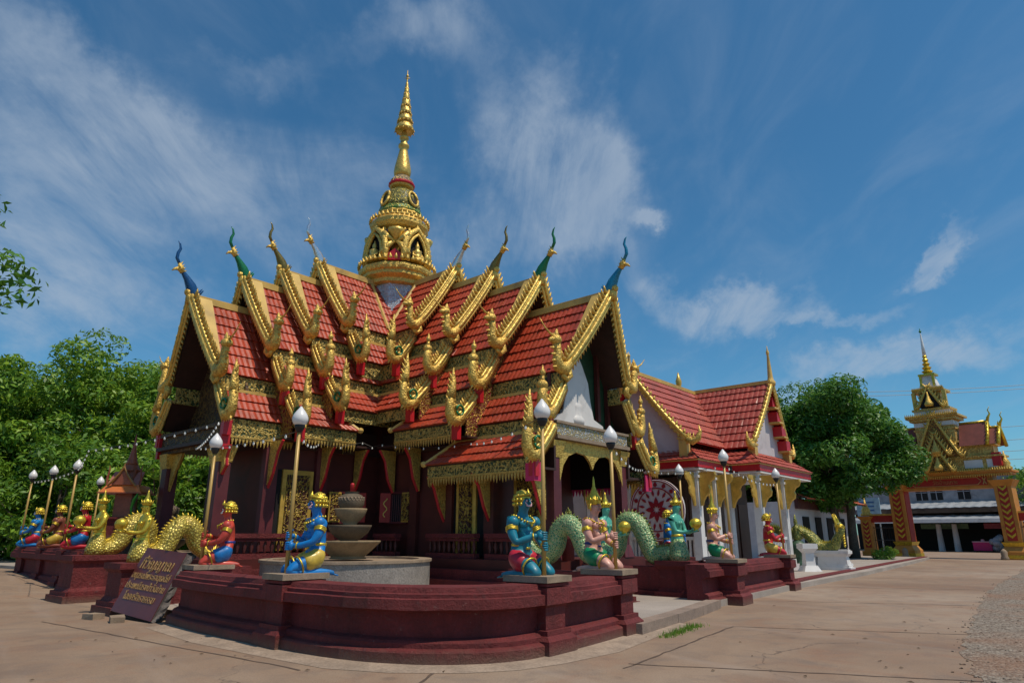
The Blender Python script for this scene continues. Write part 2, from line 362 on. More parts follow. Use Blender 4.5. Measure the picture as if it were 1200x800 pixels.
def leafmat(name, c1, c2, c3):
    m, nt, b, out = newmat(name)
    g = nt.nodes.new('ShaderNodeNewGeometry'); co = coords(nt)
    n = nz(nt, co, .55, 4, .7)
    f = mth(nt, 'ADD', mth(nt, 'MULTIPLY', g.outputs['Random Per Island'], .5), mth(nt, 'MULTIPLY', mth(nt, 'SUBTRACT', n, .2), 1.0))
    col = ramp(nt, f, [(.2, c1), (.55, c2), (.9, c3)])
    setc(nt, b, col); b.inputs['Roughness'].default_value = .5
    t = nt.nodes.new('ShaderNodeBsdfTranslucent'); nt.links.new(mixc(nt, .5, col, c3), t.inputs[0])
    ms = nt.nodes.new('ShaderNodeMixShader'); ms.inputs[0].default_value = .28
    nt.links.new(b.outputs[0], ms.inputs[1]); nt.links.new(t.outputs[0], ms.inputs[2]); nt.links.new(ms.outputs[0], out.inputs[0]); return m
M['leaf'] = leafmat('fresh_green_leaves', (.045, .12, .010), (.13, .29, .020), (.36, .52, .05))
M['leaf_dark'] = leafmat('deep_green_leaves', (.03, .09, .010), (.10, .24, .018), (.27, .44, .04))
M['leaf_mango'] = leafmat('glossy_green_leaves', (.02, .085, .012), (.06, .20, .022), (.18, .36, .04))
M['bark'] = stone('grey_brown_bark', (.10, .075, .055), .4, 3, .9, .9, 12)

# ================================================================== frames of the temple
PH = R(40.7)
A = Vector((math.sin(PH), math.cos(PH), 0)); B = Vector((-math.cos(PH), math.sin(PH), 0)); Z = Vector((0, 0, 1))
C = Vector((-4.85, 25.8, 0)); D2 = Vector((9.1, 32.2, 0))

def gz(x, y):  # the forecourt rises gently at the far left
    t = min(1, max(0, (-x - 11.2) / 6.5)); return .38 * t * t * (3 - 2 * t)

# ================================================================== ground
def build_ground():
    m, nt, b, out = newmat('worn_concrete'); co = coords(nt)
    n = nz(nt, co, .16, 8, .62, .6); n2 = nz(nt, co, 1.4, 8, .7, .5); n3 = nz(nt, co, 45, 3, .7); n4 = nz(nt, co, .6, 6, .65, 1.2)
    col = ramp(nt, n, [(.34, (.225, .14, .088)), (.5, (.30, .205, .135)), (.66, (.36, .27, .195))])
    col = mixc(nt, mth(nt, 'MULTIPLY', ramp(nt, n4, [(.50, 0.0), (.68, 1.0)]), .5), col, (.27, .13, .07))
    col = mixc(nt, mth(nt, 'MULTIPLY', ramp(nt, n2, [(.34, 1.0), (.52, 0.0)]), .45), col, (.15, .115, .095))
    col = mixc(nt, mth(nt, 'MULTIPLY', ramp(nt, n3, [(.33, 1.0), (.5, 0.0)]), .5), col, (.12, .095, .08))
    mp = nt.nodes.new('ShaderNodeMapping'); mp.inputs['Rotation'].default_value = (0, 0, R(52)); nt.links.new(co, mp.inputs[0])
    st = nt.nodes.new('ShaderNodeMapping'); st.inputs['Scale'].default_value = (.12, 1.2, 1); nt.links.new(mp.outputs[0], st.inputs[0])
    n5 = nz(nt, st.outputs[0], 1.0, 7, .6); col = mixc(nt, mth(nt, 'MULTIPLY', ramp(nt, n5, [(.55, 0.0), (.75, 1.0)]), .35), col, (.38, .31, .26))
    wv_ = nt.nodes.new('ShaderNodeVectorMath'); wv_.operation = 'MULTIPLY_ADD'; wn_ = nt.nodes.new('ShaderNodeTexNoise'); wn_.inputs['Scale'].default_value = 1.6; wn_.inputs['Detail'].default_value = 6; nt.links.new(co, wn_.inputs['Vector'])
    nt.links.new(wn_.outputs['Color'], wv_.inputs[0]); wv_.inputs[1].default_value = (1.1, 1.1, 0); nt.links.new(co, wv_.inputs[2])
    ck = vor(nt, wv_.outputs[0], .22, 'DISTANCE_TO_EDGE'); ckm = mth(nt, 'MULTIPLY', ramp(nt, ck, [(.0, 1.0), (.0035, 0.0)]), ramp(nt, nz(nt, co, .35, 3), [(.5, 0.0), (.58, .75)])); col = mixc(nt, ckm, col, (.07, .045, .035))
    sp_ = vor(nt, co, 1.1, 'F1'); col = mixc(nt, mth(nt, 'MULTIPLY', ramp(nt, sp_, [(.05, 1.0), (.14, 0.0)]), mth(nt, 'MULTIPLY', ramp(nt, n4, [(.45, 0.0), (.55, 1.0)]), .4)), col, (.10, .075, .06))
    grit = vor(nt, co, 55, 'F1'); col = mixc(nt, mth(nt, 'MULTIPLY', ramp(nt, grit, [(.12, 1.0), (.22, 0.0)]), .35), col, (.46, .40, .33))
    setc(nt, b, col); b.inputs['Roughness'].default_value = .85
    bump(nt, b, mth(nt, 'SUBTRACT', mth(nt, 'ADD', n3, n2), mth(nt, 'MULTIPLY', ckm, 2.0)), .45, .014)
    M['ground'] = m
    # sheet to the horizon
    xs = sorted(set([-1500, -700, -300, -120, -60, -40, -30] + [-26 + i * .8 for i in range(24)] + [-5, 0, 5, 10, 20, 40, 80, 160, 400, 900, 1500]))
    ys = [-200, -60, -20, -5, 3, 6, 9, 12, 15, 18, 21, 24, 27, 30, 35, 40, 50, 70, 110, 200, 400, 900, 2000]
    mb = MB(); vs = [(x, y, gz(x, y)) for y in ys for x in xs]; nx = len(xs)
    mb.add(vs, [(j * nx + i, j * nx + i + 1, (j + 1) * nx + i + 1, (j + 1) * nx + i) for j in range(len(ys) - 1) for i in range(nx - 1)])
    struct(mb.build('ground', m, smooth=True))
    # joints sawn across the concrete slabs
    jm = paint('joint_tar', (.10, .065, .045), .9, .3, 4, 0, .2, 30)
    mb = MB(); rd = Vector((.66, .75, 0)).normalized(); cr = Vector((rd.y, -rd.x, 0))
    def line(p0, p1, w, z=.004, seg=24, wob=.02):
        p0 = Vector(p0); p1 = Vector(p1); d = (p1 - p0).normalized(); nn = Vector((-d.y, d.x, 0)); vs = []
        for i in range(seg + 1):
            p = p0.lerp(p1, i / seg) + nn * random.uniform(-wob, wob); ww = w * random.uniform(.6, 1.3)
            vs += [p + nn * ww / 2 + Z * z, p - nn * ww / 2 + Z * z]
        mb.add(vs, [(2 * i, 2 * i + 1, 2 * i + 3, 2 * i + 2) for i in range(seg)])
    for (a, b_) in [((4.0, 12.9), (8.6, 11.6)), ((1.5, 9.3), (6.3, 8.0)), ((6.9, 17.6), (12.0, 16.2)), ((9.8, 22.3), (15.0, 21.0)), ((13, 27), (18.4, 25.7)), ((16.5, 32), (22, 30.8)), ((20, 37), (25.6, 36)), ((-.9, 8.9), (-1.6, 5.0)), ((-9, 13.6), (-2.6, 8.9)), ((4.0, 12.9), (1.4, 9.0))]:
        line((a[0], a[1], 0), (b_[0], b_[1], 0), .035)
    struct(mb.build('ground_joint_lines', jm))
    # gravel shoulder on the right
    gm, nt, b, out = newmat('gravel'); co = coords(nt); v = vor(nt, co, 26, 'F1', 1); vd = vor(nt, co, 26, 'F1', 0); n = nz(nt, co, .5, 5)
    sep = nt.nodes.new('ShaderNodeSeparateColor'); nt.links.new(v, sep.inputs[0])
    col = ramp(nt, sep.outputs[0], [(.0, (.12, .085, .06)), (.5, (.22, .17, .125)), (1, (.36, .31, .25))])
    col = mixc(nt, ramp(nt, n, [(.45, 0.0), (.65, .6)]), col, (.26, .13, .07)); setc(nt, b, col); b.inputs['Roughness'].default_value = .9
    bump(nt, b, mth(nt, 'SUBTRACT', 1.0, vd), .9, .03)
    edge = []
    base = [(4.2, 4.0), (5.0, 7.4), (5.25, 8.2), (6.4, 10.2), (8.0, 12.5), (9.6, 14.6), (11.6, 17.4), (14.0, 20.6), (16.8, 24), (20.5, 28.4), (25.5, 34.5), (29.8, 39.8)]
    for i in range(len(base) - 1):
        for k in range(8):
            t = k / 8; x = base[i][0] * (1 - t) + base[i + 1][0] * t; y = base[i][1] * (1 - t) + base[i + 1][1] * t
            edge.append((x + random.uniform(-.09, .09), y))
    mb = MB(); vs = []
    for (x, y) in edge: vs += [(x, y, .006), (x + 30, y - 12, .006)]
    mb.add(vs, [(2 * i, 2 * i + 1, 2 * i + 3, 2 * i + 2) for i in range(len(edge) - 1)])
    struct(mb.build('gravel_verge', gm))
    # loose stones scattered on the verge
    mb = MB()
    for i in range(1700):
        k = random.random(); j = int(k ** 1.6 * (len(edge) - 1)); x, y = edge[j]
        q = abs(random.gauss(0, 1.1)) - .12; x += q; y -= q * .5; r = random.uniform(.006, .018)
        mb.ball((x, y, r * .5), r, 5, (random.uniform(.8, 1.4), random.uniform(.8, 1.3), .6))
    tag(mb.build('gravel_stones', gm), 'loose gravel scattered on the right road shoulder', 'gravel', kind='stuff')
    # courtyard floor inside the wall: two slabs one step above the road
    cm = stone('courtyard_concrete', (.40, .34, .29), .2, .6, .3, .85, 40)
    mb = MB()
    poly = [(2.0, 11.9), (4.75, 16.2), (9.0, 21.8), (14.6, 28.6), (21, 37), (28, 46.4), (22, 52), (2, 50), (-18, 44), (-26, 31), (-17.1, 24.7), (-11.2, 19.6), (-9.0, 16.6), (-6.1, 13.3), (-3.2, 10.8), (0, 9.9), (1.2, 10.9)]
    n_ = len(poly); top = [Vector((x, y, .15 + gz(x, y) * .9)) for x, y in poly]; bot = [Vector((x, y, -.1)) for x, y in poly]
    mb.add(top + bot, [tuple(range(n_))] + [(i, (i + 1) % n_, n_ + (i + 1) % n_, n_ + i) for i in range(n_)])
    struct(mb.build('courtyard_floor', cm))
    # kerb painted maroon along the drive, worn concrete at the gap
    km = stone('kerb_concrete', (.30, .22, .17), .3, 2, .5, .85, 40)
    def kerb(pts, w, h, mat, name):
        mb = MB()
        for i in range(len(pts) - 1):
            p = Vector((*pts[i], 0)); q = Vector((*pts[i + 1], 0)); d = (q - p); L_ = d.length; d.normalize(); nn = Vector((-d.y, d.x, 0))
            mb.box((p + q) / 2 + nn * (w / 2) + Z * (h / 2), (L_ - .02, w, h), (d, nn, Z))
        return struct(mb.build(name, mat))
    kerb([(2.15, 11.75), (3.1, 13.2), (3.95, 14.6), (4.75, 16.0)], .30, .18, km, 'kerb')
    kerb([(8.45, 21.2), (9.8, 23.1), (11.4, 25.2), (13.2, 27.5), (15.3, 30.2), (18, 33.7), (21, 37.6), (24.3, 41.8), (27.9, 46.4)], .35, .2, M['maroon'], 'kerb')
    # low footing apron in front of the curved wall
    mb = MB(); out_ = [(-6.6, 12.75), (-4.95, 11.05), (-3.55, 9.9), (-2.35, 9.0), (-1.5, 8.72), (-.6, 8.7), (.1, 8.88), (.7, 9.3), (1.5, 10.2), (2.35, 11.6), (3.3, 13.1)]
    inn = [(-6.2, 13.2), (-4.6, 11.6), (-3.2, 10.5), (-2.1, 9.7), (-1.4, 9.4), (-.6, 9.4), (0, 9.6), (.4, 10.0), (1.1, 10.8), (2.0, 12), (3.05, 13.3)]
    vs = []
    for o_, i_ in zip(out_, inn): vs += [(o_[0] + random.uniform(-.04, .04), o_[1], .004), (i_[0], i_[1], .035)]
    mb.add(vs, [(2 * i, 2 * i + 1, 2 * i + 3, 2 * i + 2) for i in range(len(out_) - 1)])
    am = stone('rough_footing_mortar', (.36, .27, .20), .3, 1.8, .8, .9, 22)
    struct(mb.build('path_footing', am, smooth=True))
    # grass tuft in the gutter
    mb = MB()
    for i in range(700):
        t = random.random(); p = Vector((2.35, 11.6, 0)).lerp(Vector((3.3, 13.1, 0)), t) + Vector((random.gauss(.12, .07), random.gauss(-.05, .07), 0))
        a = random.uniform(0, 6.28); h = random.uniform(.03, .085); w = .006; d = Vector((math.cos(a), math.sin(a), 0))
        mb.add([p - d * w, p + d * w, p + Vector((random.uniform(-.03, .03), random.uniform(-.03, .03), h))], [(0, 1, 2)])
    tag(mb.build('grass', M['leaf']), 'strip of short green grass in the gutter beside the kerb', 'grass', kind='stuff')
    # dead leaves
    mb = MB()
    for i in range(150):
        x = random.uniform(-9, 10); y = random.uniform(5.5, 18)
        if y > 12 and x < 5: continue
        a = random.uniform(0, 6.28); s = random.uniform(.02, .05); d = Vector((math.cos(a), math.sin(a), 0)); e = Vector((-d.y, d.x, 0)); p = Vector((x, y, .012))
        mb.add([p - d * s, p + e * s * .4 + Z * .012, p + d * s, p - e * s * .4], [(0, 1, 2, 3)])
    tag(mb.build('leaves', paint('dry_leaf', (.10, .06, .03), .8, .4, 5, 0, 0)), 'dry fallen leaves scattered over the concrete forecourt', 'leaves', kind='stuff')
build_ground()

# ================================================================== roofs of glazed tile
def tile_band(mb, T0, T1, B0, B1, rows, pitch=.185, amp=.028, lift=.045, thick=.05, sub=5):
    """wavy tile courses on the quad T0-T1 (top edge) / B0-B1 (bottom edge)"""
    T0, T1, B0, B1 = map(Vector, (T0, T1, B0, B1))
    nrm = (T1 - T0).cross(B0 - T0).normalized()
    if nrm.z < 0: nrm = -nrm
    along = (T1 - T0).normalized(); org = T0.dot(along)
    for r in range(rows):
        v0 = r / rows; v1 = (r + 1) / rows
        a0 = T0.lerp(B0, v0); a1 = T1.lerp(B1, v0); b0 = T0.lerp(B0, v1); b1 = T1.lerp(B1, v1)
        L_ = max((a1 - a0).length, (b1 - b0).length); n = max(2, int(L_ / pitch * sub)); vs = []
        down = ((b0 + b1) - (a0 + a1)).normalized(); jrow = [random.uniform(-.006, .008) + (random.random() < .04) * .02 for _ in range(97)]
        for i in range(n + 1):
            t = i / n; p = a0.lerp(a1, t); q = b0.lerp(b1, t)
            def wv(x):
                s = x.dot(along) / pitch; s = s - math.floor(s); return (abs(math.sin(math.pi * s)) ** .8) * amp
            jit = jrow[min(int(q.dot(along) / pitch) % 97, 96)]
            hq = wv(q)
            vs += [p + nrm * (wv(p) + .004), q + nrm * (hq + lift + jit) + down * (.02 + hq * .4), q + nrm * (-.005) + down * .0]
        mb.add(vs, [(3 * i, 3 * i + 3, 3 * i + 4, 3 * i + 1) for i in range(n)] + [(3 * i + 1, 3 * i + 4, 3 * i + 5, 3 * i + 2) for i in range(n)])
    mb.cur = 1; mb.hexa([B0 - nrm * thick, B1 - nrm * thick, T1 - nrm * thick, T0 - nrm * thick, B0 - nrm * .006, B1 - nrm * .006, T1 - nrm * .006, T0 - nrm * .006]); mb.cur = 0

class Frame:
    """d outward along the wing, u sideways, z up"""
    def __init__(s, org, axis, side): s.o = Vector(org); s.a = axis; s.s = side
    def __call__(s, d, u, z): return s.o + s.a * d + s.s * u + Z * z
def fringe_strip(mb, p0, p1, h, pitch=.13, out=Vector((0, 0, 0))):
    d = (p1 - p0); n = max(1, int(d.length / pitch)); dn = d.normalized(); o = d.cross(Z).normalized() * .012
    for i in range(n):
        c = p0 + dn * ((i + .5) * d.length / n)
        hh = h * random.uniform(.85, 1.1)
        w = pitch * .42
        mb.add([c - dn * w + o, c + dn * w + o, c + dn * w * .55 - Z * hh * .5 + o * 1.8, c - Z * hh + o, c - dn * w * .55 - Z * hh * .5 + o * 1.8,
                c - dn * w - o, c + dn * w - o, c + dn * w * .55 - Z * hh * .5 - o, c - Z * hh - o * .2, c - dn * w * .55 - Z * hh * .5 - o],
               [(0, 1, 2, 4), (4, 2, 3), (5, 9, 7, 6), (9, 8, 7), (0, 4, 9, 5), (1, 6, 7, 2), (4, 3, 8, 9), (2, 7, 8, 3)])
def crest(mb, pts, h, pitch, lean, flat_dir, r=.045):
    """flame leaves along a rake; lean is the direction their tips point"""
    acc = 0
    for i in range(len(pts) - 1):
        p = Vector(pts[i]); q = Vector(pts[i + 1]); L_ = (q - p).length; n = max(1, int(round(L_ / pitch)))
        for k in range(n):
            c = p.lerp(q, (k + .5) / n); hh = h * random.uniform(.85, 1.12); back = (p - q).normalized()
            tip = c + lean * hh + back * hh * .28
            mb.tube([c - lean * .05, c + lean * hh * .35 - back * hh * .16, c + lean * hh * .72 + back * .02, tip], [r * .8, r * 1.35, r * .85, r * .1], 6)
            mb.ball(c + lean * hh * .42 - back * hh * .12, r * 1.15, 6)

def naga_hook(fr, d, u, z, s, sg, parent, kind, sc=1.0):
    sc = sc * random.uniform(.93, 1.07); lean_ = random.uniform(-.05, .05)
    """upturned serpent head ending a bargeboard. u outward measure, sg side sign"""
    def P(o, h, dd=0): return fr(d + dd + lean_ * h, sg * (u + o * sc + lean_ * h), z + h * sc)
    mb = MB()
    if kind == 'U':
        mb.tube([P(-.20, .22), P(-.02, -.02), P(.16, -.16), P(.34, -.12), P(.42, .10), P(.38, .34), P(.44, .55)], [.13, .16, .19, .17, .13, .11, .12], 10)
        # inner scroll under the rail
        mb.tube([P(-.02, -.05), P(-.12, -.30), P(.02, -.42), P(.16, -.32), P(.08, -.22)], [.12, .11, .09, .07, .05], 8)
        mb.ball(P(.46, .60), .17 * sc, 10, (1, 1, .8))
        mb.tube([P(.44, .66), P(.42, .78), P(.40, .92)], [.09, .07, .015], 7)
        for k in range(5): mb.spike(P(.34 + .05 * k, .62), P(.30 + .07 * k, .78), .045, 5)
        # snout and long horn thrown outward
        mb.tube([P(.48, .58), P(.64, .58), P(.74, .54)], [.11, .08, .04], 7); mb.tube([P(.50, .66), P(.74, .74), P(.94, .86), P(1.14, 1.06)], [.04, .03, .022, .008], 6)
        for k in range(4): mb.spike(P(.40 + .05 * k, -.12 + .16 * k), P(.62 + .03 * k, -.16 + .17 * k), .045, 5)
    else:
        mb.tube([P(-.30, .30), P(-.10, .04), P(.08, -.10), P(.26, -.08), P(.36, .12), P(.36, .38), P(.33, .58)], [.11, .14, .17, .16, .14, .125, .12], 10)
        if kind == 'M':
            mb.ball(P(.33, .64), .155 * sc, 10, (1, 1, .9)); mb.tube([P(.32, .72), P(.31, .90)], [.07, .05], 7); mb.ball(P(.31, .98), .085 * sc, 8, (1, 1, 1.2)); mb.spike(P(.31, 1.02), P(.30, 1.20), .045, 6)
        else:
            mb.tube([P(.33, .58), P(.28, .85), P(.24, 1.10), P(.25, 1.30), P(.23, 1.52)], [.15, .12, .085, .055, .012], 8)
            for k in range(5): mb.spike(P(.40 - .03 * k, .45 + .17 * k), P(.53 - .03 * k, .62 + .18 * k), .05, 5)
            mb.tube([P(.10 + .17 * math.cos(t) * (1 - t / 9), .22 + .17 * math.sin(t) * (1 - t / 9)) for t in [i * .55 for i in range(10)]], [.075 - .005 * i for i in range(10)], 7)
        for k in range(4): mb.ball(P(-.02 + .11 * k if k < 2 else .2, .12 + .13 * k), .075 * sc, 7)
        for k in range(5): mb.spike(P(-.16 + .12 * k, -.08 - .02 * k), P(-.10 + .13 * k, -.30), .05, 5)
    o = mb.build('naga_head', M['gold'], parent, True)
    if kind == 'L':
        e = MB(); e.tube([P(.02 + .15 * math.cos(t), .22 + .15 * math.sin(t), .10) for t in [i * .6 for i in range(11)]], .035, 6); e.build('green_spiral', M['fin_green'], o, True)
    return o

def bargeboard(fr, d0, u0, z0, d1, u1, z1, sg, parent, kind, crest_h=.26, sc=1.0):
    # a gentle concave rake
    n = 9; pts = []
    for i in range(n + 1):
        t = i / n; sag = .10 * math.sin(math.pi * t) * ((u1 - u0) / 1.6)
        pts.append(fr(d0 + (d1 - d0) * t, sg * (u0 + (u1 - u0) * t), z0 + (z1 - z0) * t - sag))
    outw = fr.a
    mb = MB(); w = .30 if kind == 'U' else .26
    q = []
    for i, p in enumerate(pts):
        t = (pts[min(i + 1, n)] - pts[max(i - 1, 0)]).normalized(); up = t.cross(outw); up = up if up.z > 0 else -up
        q.append((p, up.normalized()))
    vs = []
    for p, up in q: vs += [p + up * w * .45 - outw * .05, p + up * w * .45 + outw * .09, p - up * w * .45 + outw * .09, p - up * w * .45 - outw * .05]
    mb.add(vs, [(4 * i + k, 4 * i + (k + 1) % 4, 4 * i + 4 + (k + 1) % 4, 4 * i + 4 + k) for i in range(n) for k in range(4)] + [(0, 1, 2, 3), (4 * n + 3, 4 * n + 2, 4 * n + 1, 4 * n)])
    mb.tube([p + up * w * .42 + outw * .06 for p, up in q], .055, 7); mb.tube([p - up * w * .42 + outw * .06 for p, up in q], .05, 7)
    mb.tube([p + outw * .10 for p, up in q], .065, 7)
    o = mb.build('bargeboard', M['gold_smooth'], parent, True)
    mb = MB(); upm = q[n // 2][1]
    crest(mb, [p + up * w * .5 + outw * .02 for p, up in q], crest_h, .19, upm, outw)
    mb.build('crest', M['gold'], o, True)
    mb = MB()
    for i in range(n * 2):
        p, up = q[min(i // 2, n)]; p2 = q[min(i // 2 + 1, n)][0]; c = p.lerp(p2, .5 * (i % 2)) - up * w * .5 + outw * .03
        mb.spike(c, c - up * .15 - (p2 - p).normalized() * -.06, .045, 5)
    mb.build('lower_fringe', M['fringe'], o, True)
    naga_hook(fr, d1 + .03, u1 + .03, z1, 1, sg, o, kind, sc)
    return o

def chofa(fr, d, z, mat, parent, sc=1.0):
    def P(o, h, s=0): return fr(d + o * sc, s * sc, z + h * sc)
    mb = MB()
    mb.tube([P(-.14, -.30), P(-.05, 0), P(.06, .22), P(.20, .42), P(.34, .58), P(.42, .68)], [.15, .19, .16, .105, .07, .06], 10)
    mb.spike(P(-.16, .02), P(-.34, .22), .05, 6); mb.tube([P(-.10, .05), P(-.28, .04), P(-.36, .16)], [.07, .05, .02], 6)
    mb.tube([P(.50, .84), P(.60, 1.02), P(.59, 1.20), P(.53, 1.36), P(.57, 1.52), P(.64, 1.60)], [.045, .055, .05, .042, .028, .008], 8)
    o = mb.build('roof_finial', mat, parent, True)
    mb = MB(); mb.tube([P(.36, .58), P(.44, .70), P(.50, .86)], [.09, .085, .055], 8)
    mb.ball(P(.44, .70), .115 * sc, 8); mb.tube([P(.46, .70), P(.62, .64), P(.70, .56)], [.07, .045, .015], 6)
    for k in range(4): mb.spike(P(.36 + .04 * k, .60 + .07 * k), P(.24 + .05 * k, .70 + .09 * k), .035, 5)
    for s in (-.08, .08): mb.ball(P(.50, .74, s), .035, 6)
    mb.build('beaked_head', M['gold'], o, True)
    mb = MB(); mb.tube([P(-.05, -.36), P(.0, -.16), P(.12, .02)], [.20, .18, .05], 8); mb.ball(P(.10, -.02), .13 * sc, 8); mb.build('gold_collar', M['gold'], o, True); return o

# ================================================================== the temple
TEMPLE = thing('temple', 'large cross shaped temple with stacked red tiled gables, golden serpents and central gold spire', 'temple', tuple(C))
FIN = {1: M['fin_blue'], 2: M['fin_green'], 3: M['fin_bronze'], 4: M['fin_silver']}
def wing(axis, side, secs, right):
    fr = Frame((0, 0, 0), axis, side)
    prev_d = 0
    for idx, (k, dk, ridge, lean, bands) in enumerate(secs):     # inner first
        start = max(-.3, prev_d - .55) if idx else -.2
        prof = [('U', .04, -.06, 1.55, -2.52, 7), ('M', 1.62, -3.04, 2.17, -3.9, 3), ('L', 2.22, -4.34, 2.86, -5.06, 3)]
        step = {'U': 0, 'M': .28, 'L': .5}
        for sg in (1, -1):
            for (bn, u0, dz0, u1, dz1, rows) in prof:
                if bn not in bands: continue
                if sg == -1 and bn != 'U' and k > 1 and not right: pass
                ed = dk - step[bn] * (0 if k == 1 and bn == 'M' and not right else 1)
                if k == 1: ed = dk - {'U': 0, 'M': .15, 'L': .1}[bn]
                top_ed = ed + (lean * .9 if bn == 'U' else .12)
                s0 = start if bn == 'U' else (-1.0 if idx == 0 else max(start - .2, 0))
                if idx == 0 and bn != 'U': s0 = .6
                s0b = s0
                if k == 3 and bn != 'U': s0 = s0b = 1.5
                if k == 2 and bn == 'L': s0, s0b = (4.45, 3.75) if right else (4.3, 3.5)
                if k == 1 and bn == 'L': s0 = 5.9; s0b = 5.4
                mb = MB(); tile_band(mb, fr(s0, sg * u0, ridge + dz0), fr(top_ed, sg * u0, ridge + dz0), fr(s0b, sg * u1, ridge + dz1), fr(ed, sg * u1, ridge + dz1), rows)
                o = mb.build('tiled_roof', [M['tile'], M['dark_wood']], TEMPLE)
                # gold fillet on the top edge of the lower bands, cream verge on the upper one
                mb = MB()
                if bn != 'U':
                    mb.box((fr(s0, sg * u0, ridge + dz0 + .03) + fr(top_ed, sg * u0, ridge + dz0 + .03)) / 2, (top_ed - s0, .10, .09), (fr.a, fr.s, Z))
                    mb.build('gold_fillet', M['cream'], o)
                else:
                    e0 = fr(top_ed, sg * .1, ridge + .02); e1 = fr(ed, sg * u1, ridge + dz1 + .06); nn = (fr.s * sg * 2.46 + Z * 1.51).normalized()
                    mb.hexa([e0 - fr.a * .46 + nn * .06, e0 + nn * .06, e1 + nn * .06, e1 - fr.a * .10 + nn * .06, e0 - fr.a * .46 + nn * .10, e0 + nn * .10, e1 + nn * .10, e1 - fr.a * .10 + nn * .10])
                    mb.build('cream_verge', M['cream'], o)
                if sg == -1 and bn != 'U' and k != 1: continue
                # hooks and bargeboards at the gable edge
                bd = {'U': (top_ed + .1, .02, ridge + .05, ed + .08, 1.62, ridge - 2.42), 'M': (ed + .12, 1.66, ridge - 2.95, ed + .1, 2.24, ridge - 3.80), 'L': (ed + .12, 2.26, ridge - 4.2, ed + .1, 2.95, ridge - 4.98)}[bn]
                last = (bn == bands[-1])
                bargeboard(fr, *bd, sg, TEMPLE, {'U': 'U', 'M': ('L' if last else 'M'), 'L': 'L'}[bn], .26 if bn == 'U' else .22)
                # dark red board end under each hook
                if bn != 'U':
                    mb = MB(); c = fr(ed + .02, sg * (bd[4] - .02), ridge + dz1 - .32); mb.box(c, (.24, .16, .44), (fr.a, fr.s, Z)); mb.build('red_board_end', M['red_paint'], TEMPLE)
            # fascias between bands
            ends = {'U': (1.50, -2.56, -3.08), 'M': (2.10, -3.94, -4.38), 'L': (2.76, -5.10, -5.36)}
            for bn in bands:
                u, za, zb = ends[bn]; last = bn == bands[-1]
                f0 = {True: .5, False: max(start - .2, .4)}[idx == 0]; f1 = dk - (.12 if k == 1 else {'U': .12, 'M': .36, 'L': .62}[bn])
                if k == 3: f0 = 1.5
                if k == 2 and bn == 'L': f0 = 3.8 if right else 3.55
                if k == 1 and bn == 'L': f0 = 5.45
                if last and k > 2 and sg == 1: f0 = min(f0, 1.8)
                mb = MB(); hh = (za - zb); hh = hh + (.10 if last else 0)
                mb.box((fr(f0, sg * u, ridge + za - hh / 2) + fr(f1, sg * u, ridge + za - hh / 2)) / 2, (f1 - f0, .08, hh), (fr.a, fr.s, Z))
                o = mb.build('carved_fascia', M['carved_green'], TEMPLE)
                if last and k <= 2:
                    mb = MB(); zf = ridge + za - hh
                    a_, b_ = fr(f0, sg * (u + .03), zf), fr(f1, sg * (u + .03), zf)
                    mb.box((a_ + b_) / 2 + Z * .03, (f1 - f0, .05, .05), (fr.a, fr.s, Z)); fringe_strip(mb, a_, b_, .22, .11); mb.build('hanging_fringe', M['fringe'], o)
                    if (k == 2 and bn == 'L') or (k == 1 and bn == 'L'):   # return of the fascia at the hipped end
                        mb = MB(); c = fr(f0 + .02, sg * (u - .35), ridge + za - hh / 2 + .02); mb.box(c, (.09, .72, hh), (fr.a, fr.s, Z))
                        fringe_strip(mb, fr(f0, sg * (u - .7), zf), fr(f0, sg * u, zf), .26); mb.build('fascia_return', M['carved_green'], o)
                        mb = MB(); mb.tube([fr(f0 + .72, sg * (u - .52), ridge + za + .78), fr(f0 - .06, sg * (u + .12), ridge + za + .07)], [.06, .07], 6); mb.ball(fr(f0 - .08, sg * (u + .14), ridge + za + .08), .1, 7); mb.build('hip_ridge', M['cream'], o)
        # ridge cap
        mb = MB(); e = dk + lean * .8
        mb.box((fr(start, 0, ridge + .04) + fr(e, 0, ridge + .04)) / 2, (e - start, .24, .20), (fr.a, fr.s, Z)); mb.box((fr(start, 0, ridge + .15) + fr(e, 0, ridge + .15)) / 2, (e - start, .12, .06), (fr.a, fr.s, Z))
        mb.build('ridge_cap', M['cream'], TEMPLE)
        # gable infill
        g = dk - (.35 if k > 1 else 1.05)
        pts = [(0, -.1), (1.5, -2.5), (1.5, -3.0), (2.1, -3.85), (2.1, -4.3)]
        if 'L' in bands: pts += [(2.7, -5.0), (2.7, -5.5)]
        if k > 1:
            poly = [fr(g, u, ridge + z) for u, z in pts] + [fr(g, -u, ridge + z) for u, z in reversed(pts[1:])]
            mb = MB(); mb.prism(poly, fr.a * .06); mb.build('gable_panel', M['carved_red'], TEMPLE)
        chofa(fr, dk + lean + .10, ridge + .22, FIN[k] if not (right and k == 1) else M['fin_cyan'], TEMPLE, .98)
        prev_d = dk
    return fr
LSEC = [(4, 3.4, 11.3, .25, 'UM'), (3, 4.8, 10.55, .3, 'UML'), (2, 6.15, 9.85, .32, 'UML'), (1, 7.72, 8.75, .36, 'UM')]
RSEC = [(4, 3.25, 11.3, .25, 'UM'), (3, 5.15, 10.6, .3, 'UML'), (2, 7.25, 9.85, .35, 'UML'), (1, 9.75, 8.65, .6, 'UML')]
FL = wing(-A, -B, LSEC, False); FR_ = wing(-B, -A, RSEC, True)

